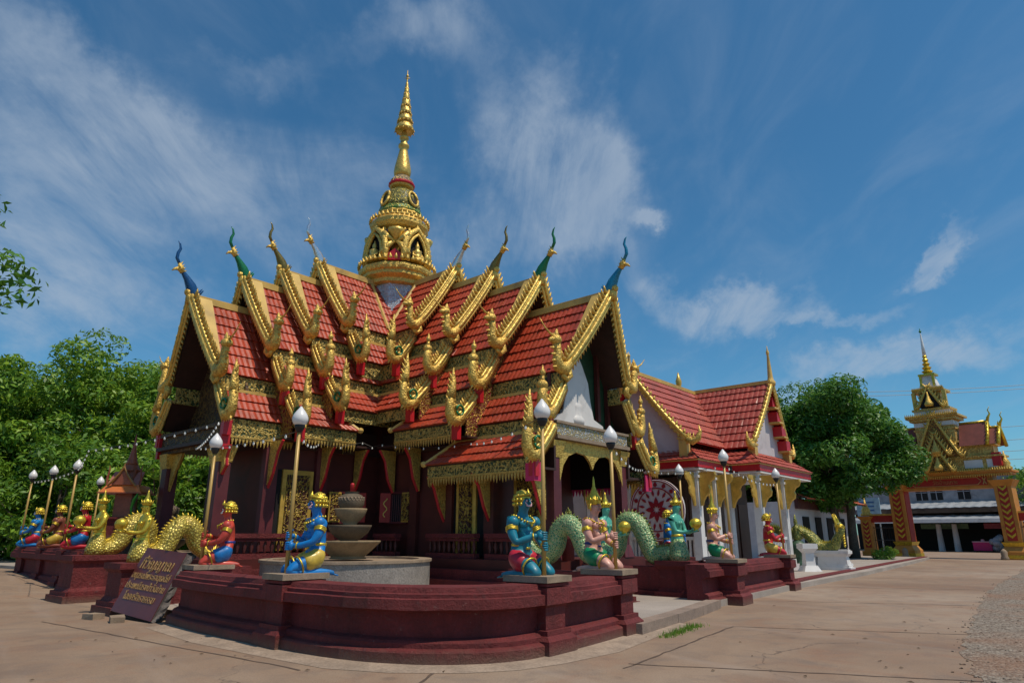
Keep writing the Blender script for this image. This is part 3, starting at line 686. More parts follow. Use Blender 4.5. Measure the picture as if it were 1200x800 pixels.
def part(mb, name, mat, parent=TEMPLE, smooth=False): return mb.build(name, mat, parent, smooth)
def bx(fr, d, u, z, size): return (fr(d, u, z), size, (fr.a, fr.s, Z))
def gables():
    # left wing end: deep shadowed gable of weathered carving, tie board, hanging front
    fr = FL; g = 6.75; rz = 8.75
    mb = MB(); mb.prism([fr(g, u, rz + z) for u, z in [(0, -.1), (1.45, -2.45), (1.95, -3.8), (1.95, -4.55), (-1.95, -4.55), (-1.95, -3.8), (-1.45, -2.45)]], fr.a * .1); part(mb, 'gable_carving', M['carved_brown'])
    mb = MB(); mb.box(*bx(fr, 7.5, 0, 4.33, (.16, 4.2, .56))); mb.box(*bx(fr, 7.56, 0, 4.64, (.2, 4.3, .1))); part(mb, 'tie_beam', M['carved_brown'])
    for sg in (1, -1):
        mb = MB(); mb.box(*bx(fr, 7.55, sg * 2.12, 4.30, (.26, .14, .74))); part(mb, 'red_board_end', M['red_paint'])
    # inner slopes of that gable, seen from below
    # right wing end: white Buddha pediment with green border, gilded beam with mirror band
    fr = FR_; rz = 8.65; g = 9.0
    mb = MB(); mb.prism([fr(g, u, rz + z) for u, z in [(0, -.1), (1.45, -2.45), (2.05, -3.8), (2.05, -4.5), (-2.05, -4.5), (-2.05, -3.8), (-1.45, -2.45)]], fr.a * .08); part(mb, 'gable_back', paint('dark_green_gable', (.012, .05, .02), .6, .4, 3, 0, .2, 10))
    mb = MB(); cur = [(-1.05, 4.62), (1.05, 4.62), (1.0, 4.85), (.62, 5.0), (.5, 5.5), (.42, 6.1), (.2, 6.6), (0, 6.95), (-.2, 6.6), (-.42, 6.1), (-.5, 5.5), (-.62, 5.0), (-1.0, 4.85)]
    mb.prism([fr(g + .14, u * 1.3 + .25, z) for u, z in cur], fr.a * .12); part(mb, 'white_pediment', M['white'])
    mb = MB()
    mb.lathe([(.26, 0), (.30, .16), (.20, .24), (.15, .3), (.19, .5), (.17, .62), (.07, .7), (.10, .78), (.09, .9), (.03, 1.05)], fr(g + .24, .25, 4.75), 14, ax=(fr.s, fr.a * .35, Z)); part(mb, 'pediment_relief', M['white'], smooth=True)
    for u in (-1.5, -.95, .95, 1.5):
        mb = MB(); mb.box(*bx(fr, g + .16, u, 5.4 if abs(u) > 1 else 6.1, (.12, .14, 1.7 if abs(u) > 1 else 2.2))); part(mb, 'gable_post', M['maroon_dark'])
    mb = MB(); mb.box(*bx(fr, 9.5, 0, 4.42, (.24, 3.7, .34))); part(mb, 'mirror_band', carved('mirror_mosaic_band', (.40, .42, .42), (.6, .45, .12), 10, .5, .25))
    mb = MB(); mb.box(*bx(fr, 9.52, 0, 4.20, (.34, 3.8, .10))); mb.box(*bx(fr, 9.52, 0, 4.62, (.30, 3.8, .07))); part(mb, 'beam_moulding', M['slab'])
    # lambrequin arch
    pts = [(-1.62, 4.14), (1.62, 4.14), (1.62, 3.0), (1.45, 3.45), (1.2, 3.72), (.8, 3.86), (.35, 3.80), (.12, 3.62), (0, 3.42), (-.12, 3.62), (-.35, 3.80), (-.8, 3.86), (-1.2, 3.72), (-1.45, 3.45), (-1.62, 3.0)]
    mb = MB(); mb.prism([fr(9.46, u, z) for u, z in pts], fr.a * .07); part(mb, 'gilded_arch', M['gold'])
gables()

def temple_body():
    # stepped platform under the cross of walls
    def cross(w, dl, dr, z0, z1, name, mat):
        mb = MB()
        mb.box(FL(dl / 2 - 1.5, 0, (z0 + z1) / 2), (dl + 3.0, 2 * w, z1 - z0), (FL.a, FL.s, Z)); mb.box(FR_(dr / 2 - 1.5 , 0, (z0 + z1) / 2 - .003), (dr + 3.0, 2 * w - .01, z1 - z0), (FR_.a, FR_.s, Z))
        return part(mb, name, mat)
    cross(3.05, 8.1, 9.95, .0, .42, 'platform_step', M['maroon']); cross(2.85, 7.9, 9.75, .42, .68, 'platform_step', M['maroon']); cross(2.65, 7.75, 9.6, .68, .95, 'platform', M['maroon_dark'])
    # enclosed walls
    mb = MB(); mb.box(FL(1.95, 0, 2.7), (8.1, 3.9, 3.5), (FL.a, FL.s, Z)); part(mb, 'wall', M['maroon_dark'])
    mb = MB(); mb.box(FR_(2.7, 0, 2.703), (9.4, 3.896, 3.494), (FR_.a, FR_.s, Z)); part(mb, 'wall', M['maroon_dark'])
    # tall drum that closes the roof valley
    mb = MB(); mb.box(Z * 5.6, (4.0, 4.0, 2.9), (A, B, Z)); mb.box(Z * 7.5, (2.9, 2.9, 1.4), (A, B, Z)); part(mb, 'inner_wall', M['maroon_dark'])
    for fr in (FL, FR_):
        mb = MB(); mb.tube([fr(1.30, -.3, 11.0), fr(1.30, 0, 11.38), fr(1.42, 1.42, 9.08)], .07, 6); part(mb, 'valley_fillet', M['cream'])
    mb = MB(); mb.box(FL(3.3, 0, 4.58), (6.6, 3.7, .72), (FL.a, FL.s, Z)); mb.box(FR_(4.4, 0, 4.581), (8.9, 3.71, .71), (FR_.a, FR_.s, Z)); part(mb, 'dark_gap_filler', M['dark_wood'])  # dark filler boxes added inside the hollow roofs to block sky showing through
    # soffits
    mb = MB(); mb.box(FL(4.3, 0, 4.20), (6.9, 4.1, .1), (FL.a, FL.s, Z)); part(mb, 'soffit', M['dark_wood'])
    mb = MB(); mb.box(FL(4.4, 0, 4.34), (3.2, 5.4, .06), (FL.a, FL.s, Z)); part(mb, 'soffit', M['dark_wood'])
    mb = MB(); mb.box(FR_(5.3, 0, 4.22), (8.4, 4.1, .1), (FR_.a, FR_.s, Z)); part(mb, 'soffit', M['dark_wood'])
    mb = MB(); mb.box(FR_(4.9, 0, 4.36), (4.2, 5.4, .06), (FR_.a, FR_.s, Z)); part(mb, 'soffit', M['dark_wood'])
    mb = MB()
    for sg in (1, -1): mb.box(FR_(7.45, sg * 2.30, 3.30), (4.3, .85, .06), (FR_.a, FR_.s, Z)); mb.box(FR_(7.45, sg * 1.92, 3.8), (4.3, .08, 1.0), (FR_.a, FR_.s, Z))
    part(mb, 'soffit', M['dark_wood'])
    # porch columns with plinths
    def column(fr, d, u, top, w=.36):
        mb = MB(); mb.box(fr(d, u, (.95 + top) / 2), (w, w, top - .95), (fr.a, fr.s, Z)); mb.frustum(fr(d, u, .95), (w + .2, w + .2), (w + .04, w + .04), .35, (fr.a, fr.s, Z)); o = part(mb, 'column', M['maroon_purple'])
        mb = MB(); mb.frustum(fr(d, u, top - .5), (w + .04, w + .04), (w + .22, w + .22), .45, (fr.a, fr.s, Z)); mb.build('capital', M['gold'], o)
    for u in (1.72, -1.72): column(FL, 7.35, u, 4.1)
    for u in (1.72, -1.72): column(FR_, 9.35, u, 4.15, .34)
    # pilasters along the visible sides
    for d in (6.0, 4.25): 
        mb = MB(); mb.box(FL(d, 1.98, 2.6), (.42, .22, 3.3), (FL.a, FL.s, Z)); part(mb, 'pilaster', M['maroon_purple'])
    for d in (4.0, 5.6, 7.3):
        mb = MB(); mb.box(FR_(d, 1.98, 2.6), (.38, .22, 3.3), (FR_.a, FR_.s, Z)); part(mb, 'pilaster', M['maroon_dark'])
    # slanting gilded eave brackets
    def bracket(fr, d, u, ztop, out=.78, drop=1.35, sg=1, w=.13):
        p = [fr(d, sg * u, ztop), fr(d, sg * (u + out), ztop), fr(d, sg * (u + out * .62), ztop - .35), fr(d, sg * (u + .22), ztop - drop * .7), fr(d, sg * u, ztop - drop)]
        mb = MB(); mb.prism([q - fr.a * w / 2 for q in p], fr.a * w); o = part(mb, 'eave_bracket', M['gold'])
        mb = MB(); mb.tube([fr(d, sg * (u + out + .02), ztop), fr(d, sg * (u + out * .64), ztop - .35), fr(d, sg * (u + .25), ztop - drop * .7), fr(d, sg * (u + .02), ztop - drop)], .045, 6); mb.build('red_edge', M['red_paint'], o)
    for d in (6.05, 4.25, 2.95): bracket(FL, d, 2.05, 4.28, .62)
    for d in (4.2, 2.95): bracket(FR_, d, 2.05, 4.28, .62)
    for d in (5.45, 7.3, 9.3): bracket(FR_, d, 2.05, 3.28, .72, 1.3)
    bracket(FL, 7.4, 1.9, 4.05, .3, .8); bracket(FL, 7.4, 1.9, 4.05, .55, 1.2, -1)
    for u in (1.5, -1.5):
        s = 1 if u > 0 else -1
        mb = MB(); mb.prism([FL(7.35, u, 4.05), FL(7.35, u - s * .7, 4.05), FL(7.35, u - s * .3, 3.5), FL(7.35, u, 2.9)], FL.a * .07); part(mb, 'corner_bracket', M['gold'])
    # kanok scroll silhouetted beyond the far column of the left porch
    mb = MB()
    for i in range(7):
        t = i / 6; c = FL(7.35, -2.15 - .1 * math.sin(t * 6), 2.6 + 1.1 * t)
        mb.tube([c + FL.s * (.16 * math.cos(a)) * (1 - t * .5) + Z * (.13 * math.sin(a)) for a in [k * .7 for k in range(8)]], .04, 5)
    part(mb, 'scroll_ornament', M['gold'], smooth=True)
    # tall gilded doors on the left wing side
    def door(fr, d, u, w, h, z0, leaves=1, mat=None):
        mb = MB(); mb.box(fr(d, u, z0 + h / 2 + .05), (w + .26, .10, h + .2), (fr.a, fr.s, Z)); o = part(mb, 'door_frame', M['gold_paint'])
        for i in range(leaves):
            ww = w / leaves; mb = MB(); mb.box(fr(d - w / 2 + ww * (i + .5), u + .06, z0 + h / 2), (ww - .03, .07, h), (fr.a, fr.s, Z)); mb.box(fr(d - w / 2 + ww * (i + .5), u + .10, z0 + h / 2), (ww * .78, .05, h * .92), (fr.a, fr.s, Z)); mb.build('door_leaf', mat or M['carved_dark'], o)
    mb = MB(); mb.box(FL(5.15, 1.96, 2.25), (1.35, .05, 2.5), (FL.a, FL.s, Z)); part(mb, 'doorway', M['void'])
    door(FL, 5.05, 2.0, .80, 2.15, 1.2)
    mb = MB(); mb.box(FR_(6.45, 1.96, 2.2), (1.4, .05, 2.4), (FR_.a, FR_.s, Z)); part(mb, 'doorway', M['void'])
    door(FR_, 6.35, 2.0, .55, 2.1, 1.0); door(FR_, 8.2, 1.35, .8, 2.2, 1.0)
    # windows either side of the inner corner: opening, gilded shutter, red shutter folded out
    def window(fr, d, z, w, h, s_gold, zoff=0):
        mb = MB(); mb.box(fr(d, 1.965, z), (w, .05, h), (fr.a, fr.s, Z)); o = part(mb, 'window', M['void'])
        mb = MB()
        for q in (-1, 1): mb.box(fr(d, 2.0, z + q * h / 2), (w + .5, .12, .07), (fr.a, fr.s, Z)); mb.box(fr(d + q * w / 2, 1.99, z), (.07, .10, h), (fr.a, fr.s, Z))
        mb.build('frame', M['maroon_purple'], o)
        mb = MB()
        for i in range(6): mb.tube([fr(d - w / 2 + w * (i + .5) / 6, 2.0, z - h / 2), fr(d - w / 2 + w * (i + .5) / 6, 2.0, z + h / 2)], .012, 5)
        mb.build('window_bars', M['maroon_purple'], o)
        c = fr(d + s_gold * (w / 2 + .22), 2.06, z); mb = MB(); mb.box(c, (.44, .05, h * .98), (fr.a, fr.s, Z)); mb.build('shutter', M['gold_paint'], o); mb = MB(); mb.box(c + fr.s * .035, (.34, .04, h * .88), (fr.a, fr.s, Z)); mb.build('shutter_panel', M['carved_dark'], o)
        hinge = fr(d - s_gold * (w / 2), 2.03, z); dv = (-fr.a * s_gold * .55 + fr.s * .84).normalized(); nn = dv.cross(Z)
        mb = MB(); mb.box(hinge + dv * .18, (.34, .05, h * .98), (dv, nn, Z)); r_ = mb.build('shutter', M['chevron_red'], o)
        mb = MB(); mb.tube([hinge + dv * (.18 + .06 * math.sin(k * 1.1)) + nn * .04 + Z * (-.3 + .06 * k) for k in range(11)], .018, 5); mb.tube([hinge + dv * (.18 + .06 * math.sin(k * 1.1)) - nn * .04 + Z * (-.3 + .06 * k) for k in range(11)], .018, 5); mb.build('gold_scroll', M['gold_paint'], r_)
    window(FL, 3.15, 2.45, .62, .95, 1); window(FR_, 3.15, 2.45, .62, .95, 1)
    # balustrades on the platform
    def balustrade(fr, d0, d1, u, z0=.95, h=.68):
        mb = MB(); L_ = d1 - d0; m_ = (d0 + d1) / 2
        mb.box(fr(m_, u, z0 + h - .06), (L_, .26, .12), (fr.a, fr.s, Z)); mb.box(fr(m_, u, z0 + h - .17), (L_, .18, .08), (fr.a, fr.s, Z)); mb.box(fr(m_, u, z0 + .07), (L_, .22, .14), (fr.a, fr.s, Z)); o = part(mb, 'balustrade', M['maroon'])
        n = int(L_ / .2); mb = MB()
        for i in range(n): mb.lathe([(.05, 0), (.035, .08), (.065, .2), (.03, .34), (.05, .4)], fr(d0 + (i + .5) * L_ / n, u, z0 + .12), 7)
        mb.build('balusters', M['maroon_dark'], o, True)
    balustrade(FL, 4.2, 7.5, 2.45); balustrade(FR_, 5.2, 7.2, 2.45); balustrade(FR_, 7.6, 9.3, 2.45); balustrade(FL, 2.7, 3.8, 2.45); balustrade(FR_, 2.7, 3.8, 2.45)
    # posts with cup finials at the right porch
    for u in (1.6, .75):
        mb = MB(); mb.lathe([(.16, 0), (.16, .5), (.22, .56), (.12, .66), (.18, .8), (.2, .95), (.1, 1.05), (.02, 1.12)], FR_(9.95, u + .3, .95), 10); part(mb, 'stair_post', M['maroon'], smooth=True)
    # magenta cloth tied under the lowest heads
    for sg in (1, -1):
        mb = MB(); mb.box(FR_(9.72, sg * 2.85, 3.18), (.05, .34, .50), (FR_.a, FR_.s, Z)); mb.box(FR_(9.58, sg * 2.98, 3.16), (.28, .05, .46), (FR_.a, FR_.s, Z)); part(mb, 'cloth_wrap', M['pink_cloth'])
    mb = MB(); c0 = FR_(9.2, -1.5, 3.1); c1 = FR_(9.2, 1.5, 3.1)
    fringe_strip(mb, FR_(7.4, -1.9, 2.98), FR_(9.3, -1.9, 2.98), .2, .12); mb.box(FR_(8.35, -1.9, 3.0), (1.9, .03, .05), (FR_.a, FR_.s, Z)); part(mb, 'pink_valance', M['pink_cloth'])
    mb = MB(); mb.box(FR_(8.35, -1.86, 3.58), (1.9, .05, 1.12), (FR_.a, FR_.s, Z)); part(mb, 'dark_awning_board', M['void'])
    for i, d in enumerate((7.9, 8.6)):
        mb = MB(); mb.spike(FR_(d, -1.9, 3.0), FR_(d, -1.9, 2.45), .09, 6, None, .4); part(mb, 'yellow_pennant', M['cream'])
temple_body()

def spire():
    zmap = lambda z: float(np.interp(z, [0, 14.5, 15.0, 15.38, 17.0, 17.52, 17.95, 20.8, 22.66, 23.5], [0, 14.3, 14.72, 14.96, 15.95, 16.32, 16.72, 19.0, 21.45, 22.3]))
    # a mosaic drum between the ridges, cornices, tiers of niches, bell, throne, lotus mast and umbrella
    mb = MB(); mb.lathe([(1.15, 9.6), (1.15, 11.75)], (0, 0, 0), 8, PH); sp = part(mb, 'spire_drum', M['mirror_blue'])
    def ring(name, prof, n, mat, sm=False, ph=None, par=None): 
        prof = [(r, zmap(z)) for r, z in prof]
        mb = MB(); mb.lathe(prof, (0, 0, 0), n, R(49.3) if ph is None else ph); return mb.build(name, mat, par or sp, sm)
    ring('cornice', [(1.2, 11.45), (1.3, 11.5), (1.3, 11.66), (1.42, 11.74), (1.5, 11.80), (1.5, 11.95), (1.56, 12.0), (1.6, 12.1), (1.6, 12.22), (1.35, 12.3)], 12, M['gold'])
    ring('niche_core', [(1.1, 12.2), (1.0, 12.5), (.9, 13.0), (.88, 13.7)], 12, M['gold_paint'])
    ring('upper_cornice', [(.85, 13.55), (1.06, 13.68), (1.06, 13.78), (.92, 13.86), (.92, 14.02), (1.14, 14.12), (1.25, 14.28), (1.25, 14.45), (1.1, 14.55), (1.0, 14.72), (.95, 14.85), (1.0, 14.95), (.93, 15.1)], 12, M['gold'])
    ring('purple_band', [(.94, 13.87), (.94, 14.0)], 12, paint('violet_mosaic', (.16, .12, .22), .4, .3, 20))
    ring('green_lotus_band', [(.93, 15.02), (.97, 15.12), (.93, 15.35), (.91, 15.42)], 16, carved('green_petal_mosaic', (.06, .22, .04), (.55, .45, .10), 6))
    ring('spire_bell', [(.90, 15.35), (.86, 15.8), (.78, 16.3), (.70, 16.65), (.60, 16.87), (.46, 16.98), (.34, 17.02)], 20, carved('bell_mosaic', (.10, .11, .03), (.42, .34, .07), 6.5, .6, .42), True)
    ring('spire_neck', [(.36, 16.95), (.36, 17.15), (.5, 17.25), (.54, 17.4), (.54, 17.5)], 16, M['gold'])
    ring('red_ring', [(.55, 17.36), (.58, 17.42), (.58, 17.5), (.55, 17.55)], 16, M['red_paint'])
    ring('lotus_throne', [(.5, 17.52), (.5, 17.7), (.42, 17.8), (.3, 17.95)], 16, carved('pale_mosaic', (.42, .32, .26), (.6, .45, .15), 14))
    ring('gold_mast', [(.26, 17.9), (.36, 18.05), (.38, 18.25), (.36, 18.5), (.28, 19.0), (.20, 19.5), (.17, 19.75), (.24, 19.82), (.24, 19.95), (.16, 20.05), (.15, 20.3), (.21, 20.36), (.21, 20.44), (.12, 20.55), (.11, 20.8)], 16, M['gold_smooth'], True)
    mb = MB()
    zs = [(20.95, .42), (21.3, .34), (21.62, .27), (21.92, .215), (22.2, .16), (22.45, .115), (22.66, .08)]
    for i, (z, r) in enumerate(zs):
        mb.lathe([(r, z - .12), (r * 1.03, z - .05), (r * .78, z + .12), (r * .6, z + .2)], (0, 0, 0), 16)
        for k in range(12):
            a = k * math.pi / 6; mb.spike((r * math.cos(a), r * math.sin(a), z - .10), (r * 1.12 * math.cos(a), r * 1.12 * math.sin(a), z - .22), .025, 4)
    mb.tube([(0, 0, 20.7), (0, 0, 23.0), (0, 0, 23.5)], [.04, .035, .01], 6); mb.ball((0, 0, 23.05), .05, 6); mb.ball((0, 0, 23.2), .07, 8); mb.tube([(-.12, 0, 23.1), (0, 0, 23.06), (.12, 0, 23.1)], .02, 5)
    mb.v = [(x, y, zmap(z)) for x, y, z in mb.v]
    mb.build('tiered_umbrella', M['gold_smooth'], sp, True)
    # niches with seated figures toward eight sides, leaf antefixes between
    for k in range(8):
        a = PH * -1 + R(0) + k * math.pi / 4 + R(4.3 + 45 - 4.3)
        a = math.atan2(-A.y, -A.x) + k * math.pi / 4
        d = Vector((math.cos(a), math.sin(a), 0)); t = Vector((-d.y, d.x, 0))
        if k % 2 == 0:
            mb = MB(); c = d * 1.18
            arch = [(-.62, 12.25), (-.66, 12.7), (-.58, 13.15), (-.36, 13.5), (0, 13.8)]; arch = arch + [(-x, z) for x, z in reversed(arch[:-1])]
            mb.tube([c + t * x + Z * z for x, z in arch], .13, 8); arc2 = [(x * .72, 12.25 + (z - 12.25) * .84) for x, z in arch]; mb.tube([c + t * x + Z * z + d * .06 for x, z in arc2], .07, 7)
            for x, z in arch: mb.spike(c + t * x + Z * z, c + t * x * 1.28 + Z * (z + .22), .09, 6)
            n = mb.build('niche_arch', M['gold'], sp, True)
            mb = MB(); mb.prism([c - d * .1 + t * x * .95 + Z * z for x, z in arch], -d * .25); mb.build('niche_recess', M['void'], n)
            mb = MB(); mb.lathe([(.30, 0), (.34, .08), (.24, .16), (.17, .22), (.19, .38), (.20, .48), (.08, .56), (.10, .64), (.09, .74), (.05, .80), (.02, .92)], c + Z * 12.3 + d * .05, 12, ax=(t, d, Z)); mb.tube([c + Z * 12.72 + t * .2 + d * .05, c + Z * 12.55 + t * .28 + d * .12, c + Z * 12.46 + d * .28], .05, 6); mb.tube([c + Z * 12.72 - t * .2 + d * .05, c + Z * 12.55 - t * .28 + d * .12, c + Z * 12.46 + d * .28], .05, 6)
            mb.build('seated_figure', M['gold_smooth'], n, True)
            # bell windows above
            mb = MB(); c2 = d * .84 + Z * 15.35; mb.tube([c2 + t * .24 * math.cos(q) + Z * .36 * math.sin(q) - d * (.10 * math.sin(q)) for q in [i * math.pi / 6 for i in range(13)]], .06, 6); o = mb.build('bell_niche', M['gold'], sp, True)
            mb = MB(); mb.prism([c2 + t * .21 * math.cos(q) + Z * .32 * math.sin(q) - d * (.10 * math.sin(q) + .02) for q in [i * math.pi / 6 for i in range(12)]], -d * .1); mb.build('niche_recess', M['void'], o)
        else:
            c = d * 1.1
            mb = MB(); mb.prism([c + t * x + Z * z for x, z in [(-.42, 12.28), (.42, 12.28), (.30, 12.52), (0, 12.78), (-.30, 12.52)]], d * .12); mb.build('red_petal', M['red_paint'], sp)
            mb = MB()
            for s in (-1, 1): mb.tube([c + d * .08 + t * s * .50 + Z * 12.5, c + d * .14 + t * s * .30 + Z * 12.9, c + d * .05 + Z * 13.15], [.18, .16, .05], 7); mb.tube([c + d * .08 + t * s * .52 + Z * 13.45, c + d * .12 + t * s * .28 + Z * 13.25, c + Z * 13.05 + d * .05], [.16, .12, .04], 7)
            mb.lathe([(.02, -.5), (.2, -.25), (.34, 0), (.36, .1)], c + Z * 13.55, 10); mb.build('gold_petals', M['gold_smooth'], sp, True)
    for (r_, z_, n_, h_) in ((1.58, 12.2, 44, .2), (1.23, 14.32, 38, .2), (1.5, 11.9, 40, -.14), (1.06, 13.72, 32, .12)):
        mb = MB()
        for k in range(n_):
            a = k * 2 * math.pi / n_; mb.spike((r_ * .99 * math.cos(a), r_ * .99 * math.sin(a), z_), (r_ * (1.03 if h_ > 0 else .97) * math.cos(a), r_ * 1.03 * math.sin(a), z_ + h_), .075, 5)
        mb.build('leaf_antefixes', M['gold'], sp, True)
spire()

# ================================================================== moulded enclosure walls
WPROF = [(0, 0), (0, .15), (.02, .17), (.09, .19), (.09, .25), (.12, .28), (.21, .31), (.21, .61), (.14, .645), (.02, .66), (.02, .79), (.075, .80), (.075, .85), (.12, .86), (.14, .93), (.62, .93), (.62, 0)]
def wall_sweep(pts, H=.93, wid=.60, closed_ends=True, prof=None):
    """pts = outer foot line, outside on the right hand when walking"""
    prof = prof or WPROF; k = H / .93; P_ = [Vector((x, y, 0)) for x, y in pts]; n = len(P_); mb = MB(); vs = []
    for i in range(n):
        d0 = (P_[i] - P_[max(i - 1, 0)]); d1 = (P_[min(i + 1, n - 1)] - P_[i])
        d0 = d0.normalized() if d0.length else d1.normalized(); d1 = d1.normalized() if d1.length else d0
        t = (d0 + d1).normalized(); nn = Vector((-t.y, t.x, 0)); c = max(.5, t.dot(d1))
        for o, z in prof:
            o2 = o if o < .5 else wid; vs.append(P_[i] + nn * (o2 / c) + Z * (z * k))
    m = len(prof)
    mb.add(vs, [(i * m + j, i * m + (j + 1) % m, (i + 1) * m + (j + 1) % m, (i + 1) * m + j) for i in range(n - 1) for j in range(m)] + [tuple(range(m)), tuple(range((n - 1) * m + m - 1, (n - 1) * m - 1, -1))])
    return mb
def smooth_pts(pts, sub=5):
    out = []; P_ = [Vector((*p, 0)) for p in pts]
    for i in range(len(P_) - 1):
        p0 = P_[max(i - 1, 0)]; p1 = P_[i]; p2 = P_[i + 1]; p3 = P_[min(i + 2, len(P_) - 1)]
        for k in range(sub):
            t = k / sub; q = .5 * ((2 * p1) + (p2 - p0) * t + (2 * p0 - 5 * p1 + 4 * p2 - p3) * t * t + (3 * p1 - p0 - 3 * p2 + p3) * t ** 3); out.append((q.x, q.y))
    out.append((P_[-1].x, P_[-1].y)); return out
def pier(parent, c, yaw, w=.72, dp=.74, H=.93, slab=True, name='pier', z0=0):
    ax = (Vector((math.cos(yaw), math.sin(yaw), 0)), Vector((-math.sin(yaw), math.cos(yaw), 0)), Z); c = Vector(c); k = H / .93
    mb = MB()
    mb.box(c + Z * (.10 * k), (w + .12, dp + .14, .20 * k), ax); mb.frustum(c + Z * .20 * k, (w + .12, dp + .14), (w + .02, dp + .02), .06 * k, ax); mb.box(c + Z * .29 * k, (w + .01, dp + .01, .07 * k), ax)
    mb.box(c + Z * .47 * k, (w - .10, dp - .12, .34 * k), ax); mb.frustum(c + Z * .62 * k, (w - .1, dp - .12), (w + .02, dp + .02), .05 * k, ax); mb.box(c + Z * .77 * k, (w + .02, dp + .02, .22 * k), ax)
    if slab: mb.box(c + Z * (.885 * k + .03), (w - .02, dp - .02, .04), ax)
    o = mb.build(name, M['maroon'], parent)
    if slab:
        mb = MB(); mb.box(c + Z * (.96 * k + .03), (w + .05, dp + .05, .085), ax); mb.build('pedestal_slab', M['slab'], o)
    return o
def wob(mb, amp=.008):
    for i, (x, y, z) in enumerate(mb.v):
        n = mnoise.noise_vector(Vector((x * 2.3, y * 2.3, z * 3))); mb.v[i] = (x + n.x * amp, y + n.y * amp, z + n.z * amp)
    return mb
front_pts = smooth_pts([(-6.45, 13.2), (-5.65, 12.35), (-4.72, 11.45), (-3.5, 10.42), (-2.3, 9.52), (-1.41, 9.16), (-.65, 9.12), (.02, 9.34), (.52, 9.80), (1.16, 10.60), (2.02, 11.86)], 5)
FW = thing('moulded_wall', 'curved moulded maroon wall in front of the fountain carrying four kneeling statues', 'wall', (0, 0, 0))
wob(wall_sweep(front_pts)).build('wall_body', M['maroon'], FW)
LW = thing('moulded_wall', 'straight maroon wall at far left carrying three kneeling statues', 'wall', (0, 0, 0))
wob(wall_sweep([(-17.6, 24.2), (-16.2, 22.97), (-14.8, 21.75), (-13.3, 20.45), (-11.9, 19.2)], 1.20)).build('wall_body', M['maroon'], LW)
for x, y in [(-16.9, 23.6), (-15.3, 22.2), (-13.7, 20.8), (-12.6, 19.8)]: pier(LW, (x + .26, y + .28, 0), R(-41), .5, .7, 1.2, False)
RW = thing('moulded_wall', 'short maroon wall right of the entrance gap carrying two kneeling statues', 'wall', (0, 0, 0))
wob(wall_sweep([(4.55, 15.95), (5.6, 17.35), (6.9, 19.1), (8.3, 21.0)])).build('wall_body', M['maroon'], RW)
wob(wall_sweep([(8.1, 21.2), (6.2, 22.4), (4.3, 23.4)], .8)).build('wall_return', M['maroon'], RW)

# ================================================================== kneeling guardians
def skin(verts, edges, rad, root=0, sub=2, name='tmp'):
    me = bpy.data.meshes.new(name); me.from_pydata([tuple(v) for v in verts], edges, []); o = bpy.data.objects.new(name, me); COL.objects.link(o)
    o.modifiers.new('s', 'SKIN'); o.modifiers.new('d', 'SUBSURF').levels = sub
    sv = me.skin_vertices[0].data
    for i, r in enumerate(rad): sv[i].radius = (r, r) if not isinstance(r, tuple) else r; sv[i].use_root = (i == root)
    bpy.context.view_layer.update()
    ev = o.evaluated_get(bpy.context.evaluated_depsgraph_get()); m2 = bpy.data.meshes.new_from_object(ev)
    vs = [tuple(v.co) for v in m2.vertices]; fs = [tuple(p.vertices) for p in m2.polygons]
    bpy.data.objects.remove(o); bpy.data.meshes.remove(me); bpy.data.meshes.remove(m2); return vs, fs
def hand(mb, c, yaw, right):
    """fist closed round a vertical pole at c"""
    c = Vector(c); s = -1 if right else 1
    f = Vector((math.cos(yaw), math.sin(yaw), 0)); l = Vector((-f.y, f.x, 0)) * s
    mb.ball(c - f * .02 + l * .055, .052, 10, (.9, .75, 1.15))
    for k in range(4):   # four fingers wrap the pole, unequal lengths
        z = .045 - .03 * k; r = .044; ln = (2.5, 2.9, 2.8, 2.3)[k]
        pts = [c + (l * math.cos(a) + f * math.sin(a)) * r + Z * z for a in [0 + ln * i / 5 for i in range(6)]]
        mb.tube(pts, [.017, .0175, .016, .015, .014, .010], 7)
    pts = [c + (l * math.cos(a) - f * math.sin(a)) * .046 + Z * (.05 + .012 * i) for i, a in enumerate([0, .5, 1.0, 1.5])]
    mb.tube([c + l * .05 + Z * .01] + pts, [.02, .019, .018, .016, .011], 7)
# joints of a kneeling figure facing +X, knees on the slab, seat on the heels
KV = [(-.14, 0, .30), (-.14, 0, .44), (-.12, 0, .60), (-.11, 0, .735), (-.10, 0, .85), (-.085, 0, .91), (-.07, 0, .985), (-.065, 0, 1.06), (-.07, 0, 1.13)]
KE = [(i, i + 1) for i in range(8)]; KR = [.155, .135, .165, .165, .075, .066, .088, .104, .08]
for s in (1, -1):
    b0 = len(KV)
    KV += [(-.115, s * .115, .79), (-.11, s * .225, .765), (-.05, s * .275, .60), (.02, s * .265, .49), (.14, s * .16, .47 + (.08 if s < 0 else -.02)), (.25, s * .075, .50 + (.09 if s < 0 else -.06))]
    KE += [(3, b0), (b0, b0 + 1), (b0 + 1, b0 + 2), (b0 + 2, b0 + 3), (b0 + 3, b0 + 4), (b0 + 4, b0 + 5)]; KR += [.105, .092, .070, .058, .050, .036]
    b0 = len(KV)
    KV += [(-.08, s * .11, .24), (.08, s * .135, .20), (.24, s * .15, .135), (.30, s * .15, .09), (.14, s * .15, .065), (-.10, s * .14, .07), (-.29, s * .13, .065), (-.38, s * .13, .045)]
    KE += [(0, b0), (b0, b0 + 1), (b0 + 1, b0 + 2), (b0 + 2, b0 + 3), (b0 + 3, b0 + 4), (b0 + 4, b0 + 5), (b0 + 5, b0 + 6), (b0 + 6, b0 + 7)]; KR += [.125, .112, .09, .085, .07, .062, .042, .036]
